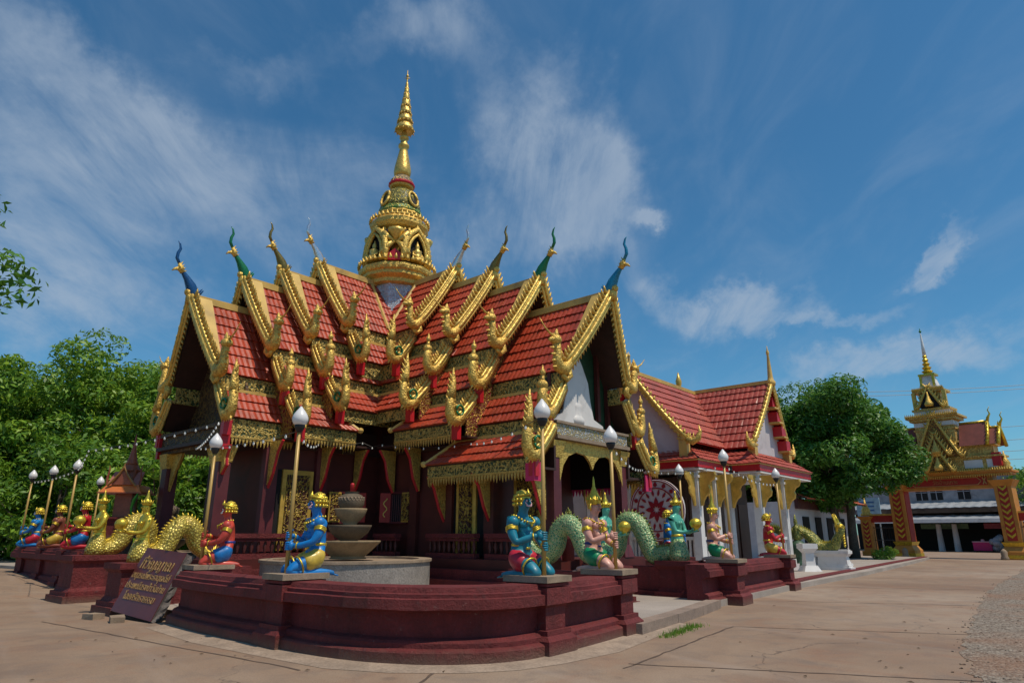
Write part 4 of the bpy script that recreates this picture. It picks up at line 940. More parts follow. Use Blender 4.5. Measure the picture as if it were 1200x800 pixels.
body_v, body_f = skin(KV, KE, KR)
SV = [(-.15, 0, .43), (-.14, 0, .30), (-.08, .12, .245), (.03, .13, .215), (.11, .14, .195), (-.08, -.12, .245), (.03, -.13, .215), (.11, -.14, .195)]
short_v, short_f = skin(SV, [(0, 1), (1, 2), (2, 3), (3, 4), (1, 5), (5, 6), (6, 7)], [.14, .178, .152, .140, .134, .152, .140, .134], 1)
def body_mesh():
    mb = MB(); mb.add(body_v, body_f)
    hand(mb, (.29, 0, .44), .0, False); hand(mb, (.29, 0, .58), .0, True)
    # ears, nose, brow and chin
    for s in (1, -1): mb.ball((-.075, s * .098, 1.045), .024, 8, (.6, .5, 1.3))
    for s in (1, -1): mb.ball((-.012, s * .07, .745), .085, 12, (.62, 1.1, .72)); mb.ball((-.03, s * .035, .585), .075, 10, (1.3, .9, 1.0)); mb.ball((-.07, s * .24, .77), .085, 10, (1, .9, 1))
    mb.tube([(.02, 0, 1.075), (.045, 0, 1.05), (.052, 0, 1.035), (.03, 0, 1.025)], [.010, .014, .019, .012], 7)
    mb.ball((.012, 0, .985), .034, 8, (.8, 1, .7)); mb.tube([(.016, -.05, 1.088), (.032, 0, 1.082), (.016, .05, 1.088)], .012, 6)
    for s in (1, -1):
        for k in range(5): mb.tube([(-.36, s * .13 + (k - 2) * .018, .035), (-.43, s * .13 + (k - 2) * .02, .015)], [.013, .010], 6)
    return mb
PROTO = {}
def guardian(kind, skin_m, cloth_m, belt_m, label, loc, yaw, sc=1.0, mask_m=None, knee_m=None):
    t = thing('kneeling_statue', label, 'statue', loc, yaw, 'kneeling guardian statues on the walls'); t.scale = (sc, sc, sc)
    def p(key, fn, mat, smooth=True):
        kk = (key, mat.name)
        if kk not in PROTO:
            mb = fn(); o = mb.build(key, mat, t, smooth); PROTO[kk] = o.data; return o
        return link(key, PROTO[kk], t)
    p('body', body_mesh, skin_m)
    def shorts():
        mb = MB(); mb.add(short_v, short_f); mb.v = [(x, y, z + .006 * math.sin(40 * x + 30 * y)) for x, y, z in mb.v]; return mb
    p('short_trousers', shorts, cloth_m)
    def belt():
        mb = MB(); mb.lathe([(.118, -.03), (.132, -.01), (.132, .015), (.12, .03)], (-.138, 0, .455), 16, sx=1, sy=1.05); mb.hexa([(.02, -.05, .40), (.02, .05, .40), (-.02, .05, .40), (-.02, -.05, .40), (.0, -.03, .44), (.0, .03, .44), (-.03, .03, .44), (-.03, -.03, .44)]); return mb
    p('sash', belt, belt_m)
    def hems():
        mb = MB()
        for s in (1, -1):
            c = Vector((.155, s * .145, .175)); d = Vector((.92, .1 * s, -.38)).normalized(); e = d.cross(Z).normalized(); g = e.cross(d)
            mb.tube([c + (e * math.cos(a) + g * math.sin(a)) * .124 for a in [i * math.pi / 7 for i in range(15)]], .014, 6, False)
        return mb
    p('gold_hem', hems, M['gold_statue'])
    def jewels():
        mb = MB(); n = 17
        for i in range(n):
            a = -2.0 + 4.0 * i / (n - 1); r = .135; x = -.10 + .20 * math.cos(a) * .9; y = r * math.sin(a) * 1.15; z = .86 - .085 * max(0, math.cos(a)) * 1.2
            mb.ball((x, y, z), .019, 7)
        mb.ball((.075, 0, .735), .028, 8, (.5, 1, 1.3)); return mb
    p('necklace', jewels, M['gold_statue'])
    for s in (1, -1):
        mb_key = 'armband'
        def band():
            mb = MB(); c = Vector((-.08, s * .25, .675)); d = Vector((.06, s * .05, -.165)).normalized(); e = d.cross(Vector((1, 0, 0))).normalized(); g = e.cross(d)
            for q in (-.022, 0, .022): mb.tube([c + d * q + (e * math.cos(a) + g * math.sin(a)) * .078 for a in [i * math.pi / 7 for i in range(15)]], .014, 6, False)
            return mb
        def bangle():
            mb = MB(); c = Vector((.20, s * .115, .49 + (.08 if s < 0 else -.04))); d = Vector((.8, -s * .6, .1)).normalized(); e = d.cross(Z).normalized(); g = e.cross(d)
            mb.tube([c + (e * math.cos(a) + g * math.sin(a)) * .044 for a in [i * math.pi / 6 for i in range(13)]], .012, 6, False); return mb
        mb = band(); mb.build('armband', M['gold_statue'], t, True); mb = bangle(); mb.build('bracelet', M['gold_statue'], t, True)
    if kind == 'demon':
        def cap():
            mb = MB(); c = Vector((-.085, 0, 1.08))
            prof = [(.112, -.05), (.122, 0), (.118, .05), (.092, .10), (.05, .135), (.01, .15)]
            for r, z in prof[:-1]: pass
            mb.lathe(prof, c + Vector((-.02, 0, 0)), 16, sx=.95)
            for j in range(4):
                for k in range(11):
                    a = math.pi * .32 + k * math.pi * 1.36 / 10; r = (.125, .125, .105, .07)[j]; z = (-.06, 0, .055, .10)[j]
                    mb.ball(c + Vector((-.02 + r * math.cos(a), r * math.sin(a), z)), .026, 6)
            mb.tube([c + Vector((-.02 + .128 * math.cos(a), .118 * math.sin(a), .045 + .03 * math.cos(a))) for a in [i * math.pi / 8 for i in range(17)]], .017, 6, False)
            mb.spike(c + Vector((.10, 0, .07)), c + Vector((.09, 0, .16)), .03, 6); return mb
        p('headdress', cap, M['gold_statue'])
        def paintm():
            mb = MB()
            mb.tube([(.018, -.052, 1.0), (.038, -.02, .992), (.042, 0, .998), (.038, .02, .992), (.018, .052, 1.0)], [.008, .015, .014, .015, .008], 6)
            for s in (1, -1):
                mb.ball((.022, s * .036, 1.066), .019, 8, (.7, 1.2, .8)); mb.spike((.03, s * .04, .99), (.035, s * .055, 1.028), .009, 5)
                mb.tube([(.012, s * .062, 1.045), (.022, s * .055, 1.022), (.03, s * .045, 1.01)], .009, 5)
            return mb
        p('face_paint', paintm, mask_m or M['white_gloss'])
        def pup():
            mb = MB()
            for s in (1, -1): mb.ball((.036, s * .036, 1.066), .008, 6); mb.tube([(.008, s * .07, 1.095), (.03, s * .045, 1.10), (.036, s * .018, 1.09)], .007, 5)
            return mb
        p('eyes', pup, M['black'])
    else:
        def crown():
            mb = MB(); mb.lathe([(.108, -.02), (.118, 0), (.112, .04), (.118, .055), (.104, .075), (.098, .12), (.075, .15), (.08, .165), (.055, .19), (.058, .205), (.038, .235), (.04, .25), (.024, .29), (.018, .38), (.006, .46)], (-.075, 0, 1.10), 16)
            for k in range(12):
                a = k * math.pi / 6; mb.spike((-.075 + .112 * math.cos(a), .112 * math.sin(a), 1.15), (-.075 + .12 * math.cos(a), .12 * math.sin(a), 1.215), .022, 5)
            for s in (1, -1): mb.tube([(-.07, s * .112, 1.10), (-.08, s * .13, 1.04), (-.07, s * .118, .98)], [.012, .02, .008], 6)
            return mb
        p('crown', crown, M['gold_statue'])
        def face():
            mb = MB()
            for s in (1, -1): mb.ball((.024, s * .034, 1.058), .011, 6, (.6, 1.6, .7)); mb.tube([(.015, s * .055, 1.078), (.03, s * .035, 1.084), (.034, s * .015, 1.077)], .005, 5)
            return mb
        p('eyes', face, M['black'])
        def mouth():
            mb = MB(); mb.tube([(.030, -.022, 1.004), (.042, 0, 1.003), (.030, .022, 1.004)], [.003, .008, .003], 6); return mb
        p('mouth', mouth, M['red_paint'])
        def straps():
            mb = MB()
            for s in (1, -1): mb.tube([(-.10, s * .13, .86), (.0, s * .09, .78), (.045, 0, .66), (.0, -s * .08, .52), (-.10, -s * .12, .46)], .012, 5)
            return mb
        p('chest_straps', straps, M['gold_statue'])
    return t
def enamel(name, c): return paint(name, c, .46, .22, 7, 0, .25, 26, tuple(q * .42 + .02 for q in c), .08)
SK = {'blue': enamel('bright_blue_enamel', (.004, .20, .56)), 'teal': enamel('teal_body_enamel', (.006, .19, .27)), 'red': enamel('orange_red_enamel', (.58, .060, .035)), 'crimson': enamel('crimson_enamel', (.52, .012, .025)),
      'pink': enamel('pink_flesh_enamel', (.66, .33, .25)), 'brown': enamel('brown_enamel', (.24, .06, .03)), 'green': enamel('green_satin', (.0, .24, .09)), 'yellow': enamel('golden_satin', (.66, .46, .06)),
      'clothblue': enamel('royal_blue_satin', (.006, .16, .46)), 'clothred': enamel('crimson_satin', (.52, .015, .04)), 'navy': enamel('navy_sash', (.01, .03, .22))}

# lamp with an ochre pole and a milky flame bulb
LAMP0 = []
def lamp(x, y, z0, h, label):
    t = thing('street_lamp', label, 'lamp', (x, y, z0), 0, 'flame shaped lamps on ochre poles')
    mb = MB(); mb.tube([(0, 0, 0), (0, 0, h - .42)], [.034, .030], 10); mb.lathe([(.05, 0), (.055, .03), (.036, .05)], (0, 0, 0), 10); mb.build('pole', M['bamboo'], t, True)
    if not LAMP0:
        mb = MB(); mb.lathe([(.045, 0), (.05, .02), (.07, .05), (.085, .09), (.085, .12)], (0, 0, 0), 12); a = mb.build('socket', M['black'], t, True)
        mb = MB(); mb.lathe([(.065, .11), (.105, .14), (.128, .19), (.130, .235), (.112, .29), (.076, .345), (.040, .39), (.012, .43)], (0, 0, 0), 16); b = mb.build('lamp_shade', M['lamp_white'], t, True)
        LAMP0.extend([a.data, b.data])
    else: a = link('socket', LAMP0[0], t); b = link('lamp_shade', LAMP0[1], t)
    a.location = b.location = (0, 0, h - .44); return t
def guard_at(az_x, Y, yaw_deg, kind, cols, label, lamp_label, wallobj, H=1.0, pier_yaw=None, lamp_h=2.68, pole_x=None, sc=1.06, slab=True, w=.58):
    """pole stands at horizontal direction az_x, distance Y"""
    yaw = R(yaw_deg); f = Vector((math.cos(yaw), math.sin(yaw), 0)); pole = Vector((az_x * Y, Y, 0)); o = pole - f * .29 * sc
    py_ = R(pier_yaw if pier_yaw is not None else yaw_deg); on = Vector((math.sin(py_), -math.cos(py_), 0))
    if wallobj is not None: pier(wallobj, o + on * .17, py_, w, .74, H * .93 - .0, slab)
    top = (.96 * H * .93 + .03 + .0425) if slab else H
    guardian(kind, cols[0], cols[1], cols[2], label, (o.x, o.y, top), yaw, sc, cols[3] if len(cols) > 3 else None)
    lamp(pole.x, pole.y, top, lamp_h, lamp_label)
    return pole, top
LP = {}
pinkpaint = paint('pale_pink_face_paint', (.75, .45, .5), .4, .1)
LP['blue'] = guard_at(-.3245, 10.75, 213, 'demon', (SK['blue'], SK['yellow'], M['gold_statue'], pinkpaint), 'blue kneeling guardian in gold shorts beside the stone fountain', 'tall lamp pole held by the blue guardian in gold shorts', FW, 1.0, -43)
LP['red'] = guard_at(-.449, 13.75, 206, 'demon', (SK['red'], SK['clothblue'], SK['navy']), 'orange red kneeling guardian in blue shorts behind the leaning stone sign', 'lamp pole held by the orange red guardian near the leaning sign', FW, 1.0, -46)
LP['teal'] = guard_at(.0462, 10.12, -42, 'demon', (SK['teal'], SK['clothred'], M['gold_statue'], pinkpaint), 'dark teal kneeling guardian in crimson shorts on the curved wall', 'lamp pole held by the dark teal guardian in crimson shorts', FW, 1.0, 52)
LP['pink'] = guard_at(.1495, 11.95, -38, 'angel', (SK['pink'], SK['green'], SK['navy']), 'pink kneeling figure with tall crown and green shorts at the end of the curved wall', 'lamp pole held by the pink crowned figure on the curved wall end', FW, 1.0, 56, 2.55)
LP['pink2'] = guard_at(.3185, 17.0, -26, 'angel', (SK['pink'], SK['green'], SK['navy']), 'smaller looking pink crowned kneeling figure in green on the short right wall', 'lamp pole held by the pink crowned figure on the short right wall', RW, 1.0, 54, 2.75, w=.66)
LP['red2'] = guard_at(.3945, 21.3, -10, 'demon', (SK['crimson'], SK['yellow'], M['gold_statue']), 'crimson kneeling guardian in gold shorts on the short right wall', 'lamp pole held by the crimson guardian in gold shorts', RW, .98, 54, 2.7)
LP['hid'] = guard_at(.2505, 19.6, -20, 'demon', (SK['blue'], SK['clothred'], M['gold_statue']), 'blue and red kneeling guardian half hidden behind the green serpent woman', 'lamp pole rising behind the green serpent woman', None, 1.0, 0, 2.6, slab=False)
LWT = 1.19
LP['l1'] = guard_at(-.652, 20.2, 197, 'demon', (SK['crimson'], SK['clothblue'], M['gold_statue']), 'crimson kneeling guardian in blue shorts nearest the gold serpent woman', 'lamp pole held by the crimson guardian in blue shorts', None, LWT, 0, 2.62, sc=1.12, slab=False)
LP['l2'] = guard_at(-.6865, 22.0, 197, 'demon', (SK['brown'], SK['yellow'], M['gold_statue']), 'brown kneeling guardian in gold shorts between the blue and crimson ones', 'lamp pole held by the brown guardian in gold shorts', None, LWT, 0, 2.62, sc=1.1, slab=False)
LP['l3'] = guard_at(-.7165, 23.6, 197, 'demon', (SK['blue'], SK['clothred'], M['gold_statue']), 'blue kneeling guardian in red shorts at the far left wall end', 'lamp pole held by the blue guardian in red shorts', None, LWT, 0, 2.62, sc=1.08, slab=False)
lamp(-.614 * 25, 25, .35, 3.35, 'lamp pole behind the little red spirit house'); LP['s2'] = (Vector((-.614 * 25, 25, 0)), .35)
lamp(-.506 * 28, 28, .2, 3.55, 'small distant lamp pole above the far stone jar')
# base block under the hidden guardian
mb = MB(); mb.box((.2505 * 19.6 - .25, 19.7, .5), (.9, .9, 1.0)); tag(mb.build('stone_block', M['maroon']), 'plain maroon block under the half hidden blue guardian', 'pedestal')

# ================================================================== serpent women (naga figures)
NV = [(0, 0, .10), (0, 0, .34), (.0, 0, .52), (-.01, 0, .66), (-.01, 0, .80), (.0, 0, .93), (.0, 0, 1.0), (.02, 0, 1.08), (.025, 0, 1.15), (.02, 0, 1.21)]
NE = [(i, i + 1) for i in range(9)]; NR = [.21, .18, .135, .12, .15, .135, .06, .082, .094, .072]
for s in (1, -1):
    b0 = len(NV); NV += [(-.01, s * .19, .90), (.03, s * .235, .76), (.09, s * .22, .62), (.22, s * .14, .60), (.36, s * .07, .63)]
    NE += [(5, b0), (b0, b0 + 1), (b0 + 1, b0 + 2), (b0 + 2, b0 + 3), (b0 + 3, b0 + 4)]; NR += [.08, .064, .052, .045, .033]
nv_, nf_ = skin(NV, NE, NR)
def scalemat(name, c1, c2, c3, metal=.1):
    m, nt, b, out = newmat(name); co = coords(nt); d = vor(nt, co, 19, 'DISTANCE_TO_EDGE'); f = vor(nt, co, 19, 'F1'); v = vor(nt, co, 19, 'F1', 1)
    sep = nt.nodes.new('ShaderNodeSeparateColor'); nt.links.new(v, sep.inputs[0])
    col = mixc(nt, ramp(nt, d, [(.03, 0.0), (.12, 1.0)]), c3, ramp(nt, sep.outputs[0], [(.3, c1), (.7, c2)])); setc(nt, b, col)
    b.inputs['Roughness'].default_value = .35; b.inputs['Metallic'].default_value = metal; bump(nt, b, mth(nt, 'SUBTRACT', 1.0, f), .8, .03); return m
M['scale_green'] = scalemat('green_scales', (.06, .22, .10), (.16, .34, .14), (.48, .46, .22)); M['scale_gold'] = scalemat('gold_scales', (.58, .44, .06), (.70, .55, .11), (.22, .15, .03), .25)
M['scale_olive'] = scalemat('olive_scales', (.20, .24, .04), (.46, .40, .08), (.04, .06, .02), .2); M['skin_jade'] = paint('jade_enamel', (.10, .42, .30), .3, .2, 5, .05, .1)
def naga(label, loc, yaw, sk, scales, tail, crown_m, bowl_m, sc=1.0, flip=1):
    t = thing('serpent_woman_statue', label, 'statue', loc, yaw, 'serpent women holding bowls beside the steps'); t.scale = (sc,) * 3
    mb = MB(); mb.add(nv_, nf_)
    for s in (1, -1):
        c = Vector((.40, s * .06, .62)); mb.ball(c, .045, 8, (1.2, .8, .5))
        for k in range(4): mb.tube([c + Vector((.02, s * (.02 - .022 * k), 0)), c + Vector((.09, s * (.01 - .02 * k), .005)), c + Vector((.13 - .01 * abs(k - 1), s * (0 - .018 * k), .03))], [.015, .013, .009], 6)
        mb.tube([c + Vector((-.01, s * .03, .01)), c + Vector((.03, s * .06, .04)), c + Vector((.06, s * .06, .07))], [.016, .014, .010], 6)
        mb.ball((.02, s * .082, 1.13), .02, 7, (.6, .5, 1.3)); mb.ball((.09, s * .055, .80), .052, 8)
    mb.tube([(.10, 0, 1.16), (.122, 0, 1.135), (.10, 0, 1.12)], [.009, .015, .010], 6)
    mb.build('body', sk, t, True)
    mb = MB(); mb.tube([(0, 0, .0), (.02, 0, .15), (.01, 0, .34), (0, 0, .47)], [.25, .225, .18, .135], 16); mb.build('scaled_skirt', scales, t, True)
    mb = MB(); path = smooth3(tail, 6); n = len(path)
    rad = [min(.22, .17 + .05 * i / n * 3) * (1 if i < n * .62 else max(.12, 1 - (i - n * .62) / (n * .38) * .86)) for i in range(n)]
    mb.tube(path, rad, 14); tl = mb.build('tail', scales, t, True)
    mb = MB()
    for i in range(2, n - 2):
        tg = (Vector(path[i + 1]) - Vector(path[i - 1])).normalized(); up = Vector((0, 1, 0)).cross(tg); up = up if (up.z > 0 or abs(up.z) < .25 and up.x < 0) else -up
        c = Vector(path[i]) + up * rad[i] * .95; mb.spike(c - tg * .02, c + up * .075 - tg * .05, .028, 4)
    e = Vector(path[-1])
    for k in range(5): mb.spike(e, e + Vector((-.16 + .05 * k, 0, .18 + .05 * (2 - abs(k - 2)))), .045, 5)
    mb.build('dorsal_crest', M['gold_statue'] if scales != M['scale_green'] else M['scale_olive'], tl, True)
    mb = MB(); mb.lathe([(.088, 0), (.10, .02), (.092, .05), (.12, .06), (.085, .085), (.07, .12), (.055, .14), (.058, .155), (.035, .19), (.025, .25), (.006, .33)], (.015, 0, 1.19), 14); 
    for k in range(10): mb.spike((.015 + .10 * math.cos(k * .628), .10 * math.sin(k * .628), 1.22), (.015 + .125 * math.cos(k * .628), .125 * math.sin(k * .628), 1.30), .02, 4)
    mb.tube([(-.06, -.11, .92), (.06, -.07, .86), (.105, 0, .80), (.06, .07, .86), (-.06, .11, .92)], .022, 6); mb.lathe([(.125, 0), (.14, .03), (.125, .06)], (0, 0, .50), 14)
    mb.build('crown', crown_m, t, True)
    mb = MB(); mb.lathe([(.05, 0), (.06, .02), (.045, .04), (.11, .09), (.135, .15), (.125, .20), (.10, .24), (.06, .26), (.02, .28)], (.47, 0, .63), 16); mb.build('bowl', bowl_m, t, True)
    mb = MB()
    for s in (1, -1): mb.ball((.098, s * .03, 1.145), .009, 6, (.6, 1.5, .8))
    mb.build('eyes', M['black'], t, True)
    return t
def smooth3(pts, sub=6):
    P_ = [Vector(p) for p in pts]; out = []
    for i in range(len(P_) - 1):
        p0 = P_[max(i - 1, 0)]; p1 = P_[i]; p2 = P_[i + 1]; p3 = P_[min(i + 2, len(P_) - 1)]
        for k in range(sub):
            t = k / sub; out.append(.5 * ((2 * p1) + (p2 - p0) * t + (2 * p0 - 5 * p1 + 4 * p2 - p3) * t * t + (3 * p1 - p0 - 3 * p2 + p3) * t ** 3))
    out.append(P_[-1]); return out
TAIL = [(-.02, 0, .16), (-.30, 0, .12), (-.62, 0, .10), (-.80, 0, .45), (-.98, 0, .78), (-1.28, 0, .86), (-1.50, 0, .58), (-1.62, 0, .22), (-1.95, 0, -.02), (-2.35, 0, .22), (-2.7, 0, .62), (-2.95, 0, .95)]
TAILS = [(-.02, 0, .16), (-.28, 0, .14), (-.55, 0, .30), (-.72, 0, .66), (-.98, 0, .86), (-1.25, 0, .70), (-1.36, 0, .38), (-1.62, 0, .14), (-1.95, 0, .24), (-2.2, 0, .60), (-2.3, 0, .85)]
TAILL = [(x * .86, y, z * .9) for x, y, z in TAILS[:8]] + [(-1.6, 0, .08)]
yR = math.atan2(-B.y, -B.x); yL = math.atan2(-A.y, -A.x)
def plinth(p, yaw, w, l, h, label, run=0):
    t = thing('naga_plinth', label, 'plinth', (p[0], p[1], 0), yaw)
    mb = MB(); mb.box((0, 0, .08), (l + .30, w + .30, .16)); mb.box((0, 0, .21), (l + .18, w + .18, .10)); mb.frustum((0, 0, .26), (l + .06, w + .06), (l - .02, w - .02), .08); mb.box((0, 0, .34 + (h - .54) / 2), (l - .04, w - .04, h - .54)); mb.frustum((0, 0, h - .20), (l - .04, w - .04), (l + .12, w + .12), .08); mb.box((0, 0, h - .06), (l + .12, w + .12, .12))
    mb.build('block', M['maroon'], t)
    if run:
        mb = MB(); mb.box((-l / 2 - run / 2, 0, .08), (run, w + .14, .16)); mb.box((-l / 2 - run / 2, 0, .21), (run, w + .04, .10)); mb.box((-l / 2 - run / 2, 0, (h - .12) / 2 + .02), (run, w - .14, h - .22)); mb.build('low_wall', M['maroon'], t)
    return t
# right entrance
pR2 = Vector((.241 * 17.3, 17.3)); pR1 = Vector((.137 * 15.9, 15.9))
plinth(pR2, yR, .62, .85, .98, 'maroon plinth under the green serpent woman nearest the round red emblem', 2.4); plinth(pR1, yR, .62, .8, .92, 'maroon plinth behind the pink crowned figure on the curved wall', 2.4)
naga('green serpent woman holding a gold bowl, standing clear of the walls on the right', (pR2.x, pR2.y, .98), yR, M['skin_jade'], M['scale_green'], TAIL, M['gold_statue'], M['gold_statue'], 1.12)
naga('green serpent woman mostly hidden behind the pink crowned figure', (pR1.x, pR1.y, .92), yR, M['skin_jade'], M['scale_green'], TAILS, M['gold_statue'], M['gold_statue'], 1.08)
# left entrance
pL1 = Vector((-.603 * 17.9, 17.9)); pL2 = Vector((-.5385 * 15.2, 15.2))
plinth(pL1, yL, 1.0, 1.25, 1.10, 'large maroon plinth under the gold serpent woman at the wall end', 1.6); plinth(pL2, yL, .8, .95, 1.02, 'maroon plinth behind the leaning stone sign', 2.0)
naga('gold serpent woman with bowl beside the crimson guardian', (pL1.x, pL1.y, 1.10), yL, M['gold_statue'], M['scale_gold'], TAILL, M['gold_statue'], M['gold_statue'], 1.08)
naga('larger looking gold serpent woman with bowl above the leaning stone sign', (pL2.x, pL2.y, 1.02), yL, M['gold_statue'], M['scale_gold'], TAILL, M['gold_statue'], M['gold_statue'], 1.02)
mb = MB(); mb.hexa([(-9.9, 17.2, .0), (-8.2, 15.35, .0), (-6.6, 16.8, .0), (-8.3, 18.6, .0), (-9.9, 17.2, .24), (-8.2, 15.35, .24), (-6.6, 16.8, .24), (-8.3, 18.6, .24)]); tag(mb.build('stone_step', M['slab']), 'pale stone step in the left entrance gap', 'step')

# ================================================================== leaning inscribed stone
def text_mesh(body, size, mat, name, parent, mtx, extr=.004, font=None):
    cu = bpy.data.curves.new(name, 'FONT'); cu.body = body; cu.size = size; cu.extrude = 0; cu.fill_mode = 'NONE'; cu.bevel_depth = size * .016; cu.bevel_resolution = 1; cu.align_x = 'CENTER'; cu.align_y = 'CENTER'
    if font:
        try: cu.font = bpy.data.fonts.load(font)
        except Exception: pass
    o = bpy.data.objects.new(name, cu); COL.objects.link(o); bpy.context.view_layer.update()
    me = bpy.data.meshes.new_from_object(o.evaluated_get(bpy.context.evaluated_depsgraph_get())); bpy.data.objects.remove(o); bpy.data.curves.remove(cu)
    me.materials.clear(); me.materials.append(mat); ob = link(name, me, parent); ob.matrix_local = mtx; return ob
def sign():
    BL = Vector((-8.15, 14.35, .12)); BR = Vector((-6.78, 13.32, .03)); TL = Vector((-7.78, 14.72, 1.33)); TR = TL + (BR - BL) * .96
    t = thing('inscribed_stone', 'thick maroon stone slab with gold Thai lettering leaning beside the curved wall', 'sign', tuple((BL + BR) / 2)); o0 = (BL + BR) / 2
    x = ((BR - BL) + (TR - TL)).normalized(); y = ((TL - BL) + (TR - BR)).normalized(); n = x.cross(y).normalized(); 
    if n.y > 0: n = -n
    mb = MB(); th = .17
    q = [BL - o0, BR - o0, TR - o0, TL - o0]
    mb.hexa([p for p in q] + [p + n * .012 for p in q]); mb.build('polished_face', M['sign_face'], t)
    # broken granite edge behind the face
    mb = MB(); ring_ = []
    N_ = 14
    for a, b in ((0, 1), (1, 2), (2, 3), (3, 0)):
        for i in range(N_): ring_.append(q[a].lerp(q[b], i / N_))
    layers = []
    cen = (q[0] + q[2]) / 2
    for k, off in enumerate((0.001, .05, .11, th)):
        layers.append([p - n * off + (p - cen).normalized() * (random.uniform(-.03, .03) if 0 < k else 0) for p in ring_])
    m_ = len(ring_); vs = [p for l in layers for p in l]
    mb.add(vs, [(k * m_ + i, k * m_ + (i + 1) % m_, (k + 1) * m_ + (i + 1) % m_, (k + 1) * m_ + i) for k in range(3) for i in range(m_)] + [tuple(range(3 * m_, 4 * m_))]); mb.build('rough_edge', M['granite'], t)
    up = y; xx = x - up * x.dot(up); xx.normalize(); nn = xx.cross(up)
    c0 = sum(q, Vector()) / 4
    F = '/opt/none'
    for s_, sz, dy in (('ที่วิญญาณ', .31, .34), ('อนุสรณ์พระธาตุเจดีย์', .185, .10), ('ประเพณีสรงน้ำวัดบ้าน', .185, -.11), ('โดยศรัทธาธรรม', .20, -.32)):
        mtx = Matrix((( *xx, 0), ( *up, 0), ( *nn, 0), (0, 0, 0, 1))).transposed(); mtx = Matrix.Translation(c0 + up * dy + nn * .022 + xx * -.02) @ mtx
        text_mesh(s_, sz, M['text_gold'], 'lettering', t, mtx)
    return t
sign()
for i, (x, y, a, l) in enumerate([(-8.28, 14.0, .2, 'flat stone under the left corner of the leaning sign'), (-7.55, 13.55, -.3, 'flat stone propping the middle of the leaning sign')]):
    mb = MB(); mb.box((x, y, .05), (.36, .24, .11), (Vector((math.cos(a - .7), math.sin(a - .7), 0)), Vector((-math.sin(a - .7), math.cos(a - .7), 0)), Z)); tag(wob(mb, .02).build('flat_stone', M['slab']), l, 'stone', 'stones under the leaning sign')

# ================================================================== fountains: pebbled basin and stacked bowls
def fountain(c, label, basin=True):
    t = thing('fountain', label, 'fountain', tuple(c), 0, 'stone bowl fountains in the courtyard corners')
    mb = MB(); mb.lathe([(2.12, 0), (2.12, .93), (2.16, .94), (2.16, 1.0), (1.85, 1.0), (1.85, .86), (.01, .86)], (0, 0, 0), 56); mb.build('basin', M['pebble'], t)
    mb = MB(); mb.lathe([(2.165, .945), (2.165, 1.005), (1.84, 1.006), (1.84, .95)], (0, 0, 0), 56); mb.build('basin_rim', M['slab'], t)
    mb = MB(); mb.lathe([(.48, 1.0), (.42, 1.05), (.46, 1.08), (.66, 1.26), (.78, 1.38), (.82, 1.41), (.82, 1.45), (.76, 1.44), (.55, 1.38), (.1, 1.36)], (0, 0, 0), 40); mb.build('bowl', M['bowl1'], t, True)
    mb = MB(); mb.lathe([(.25, 1.36), (.22, 1.44), (.3, 1.50), (.48, 1.64), (.55, 1.78), (.57, 1.84), (.53, 1.84), (.4, 1.80), (.1, 1.78)], (0, 0, 0), 36); mb.build('bowl', M['bowl2'], t, True)
    mb = MB(); mb.lathe([(.20, 1.78), (.18, 1.88), (.26, 1.96), (.37, 2.08), (.42, 2.22), (.42, 2.26), (.38, 2.25), (.1, 2.2)], (0, 0, 0), 32); mb.build('bowl', M['bowl1'], t, True)
    mb = MB(); mb.lathe([(.22, 2.20), (.28, 2.26), (.34, 2.38), (.335, 2.50), (.27, 2.60), (.18, 2.64), (.17, 2.67), (.2, 2.69), (.1, 2.68)], (0, 0, 0), 28); j = mb.build('jar', M['bowl2'], t, True)
    mb = MB()
    for k in range(22):
        a = k * 2 * math.pi / 22; mb.tube([Vector((.33 * math.cos(a + q * .09), .33 * math.sin(a + q * .09), 2.50)) * 1 + Vector((math.cos(a), math.sin(a), 0)) * (.005 * math.sin(q)) + Z * .05 * math.cos(q * 1.2) for q in range(6)], .012, 4)
    mb.build('carved_band', M['slab'], j, True)
    mb = MB(); mb.lathe([(.05, 2.66), (.055, 2.86), (.06, 2.88), (.03, 2.92)], (0, 0, 0), 10); mb.build('red_spout', M['red_paint'], t, True)
    mb = MB(); mb.lathe([(1.84, .90), (.4, .905), (.01, .905)], (0, 0, 0), 40)
    wm, nt, b, out = newmat('dark_water'); setc(nt, b, (.02, .03, .03)); b.inputs['Roughness'].default_value = .05; mb.build('water', wm, t, True)
    return t
fountain(C - A * 5.6 - B * 5.6, 'round pebbled basin with stacked stone bowls behind the curved front wall')
fountain(C - A * 5.6 + B * 5.6, 'distant stacked stone bowls left of the temple porch beside the spirit house')
mb = MB(); mb.box((-7.9, 15.9, .9), (.3, .3, .24))

# ================================================================== strings of small bulbs
def bulb_string(pts, steps, label, sag=.25):
    t = thing('light_string', label, 'string lights', tuple(pts[0]), 0, 'strings of little white bulbs'); o0 = Vector(pts[0]); mb = MB(); bulbs = []
    for i in range(len(pts) - 1):
        p = Vector(pts[i]) - o0; q = Vector(pts[i + 1]) - o0; L_ = (q - p).length; n = max(2, int(L_ / (steps[i] if isinstance(steps, list) else steps))); path = []
        for k in range(n + 1):
            u = k / n; c = p.lerp(q, u) - Z * (sag * 4 * u * (1 - u)); path.append(c)
            if k < n: bulbs.append(c)
        mb.tube(path, .007, 4)
    mb.build('wire', M['black'], t); me = None
    for c in bulbs[:98]:
        if me is None:
            m2 = MB(); m2.lathe([(.010, .0), (.011, -.015), (.019, -.03), (.022, -.048), (.014, -.065), (.003, -.07)], (0, 0, 0), 8); b = m2.build('bulb', M['bulb'], t, True); me = b.data
        else: b = link('bulb', me, t)
        b.location = c
    return t
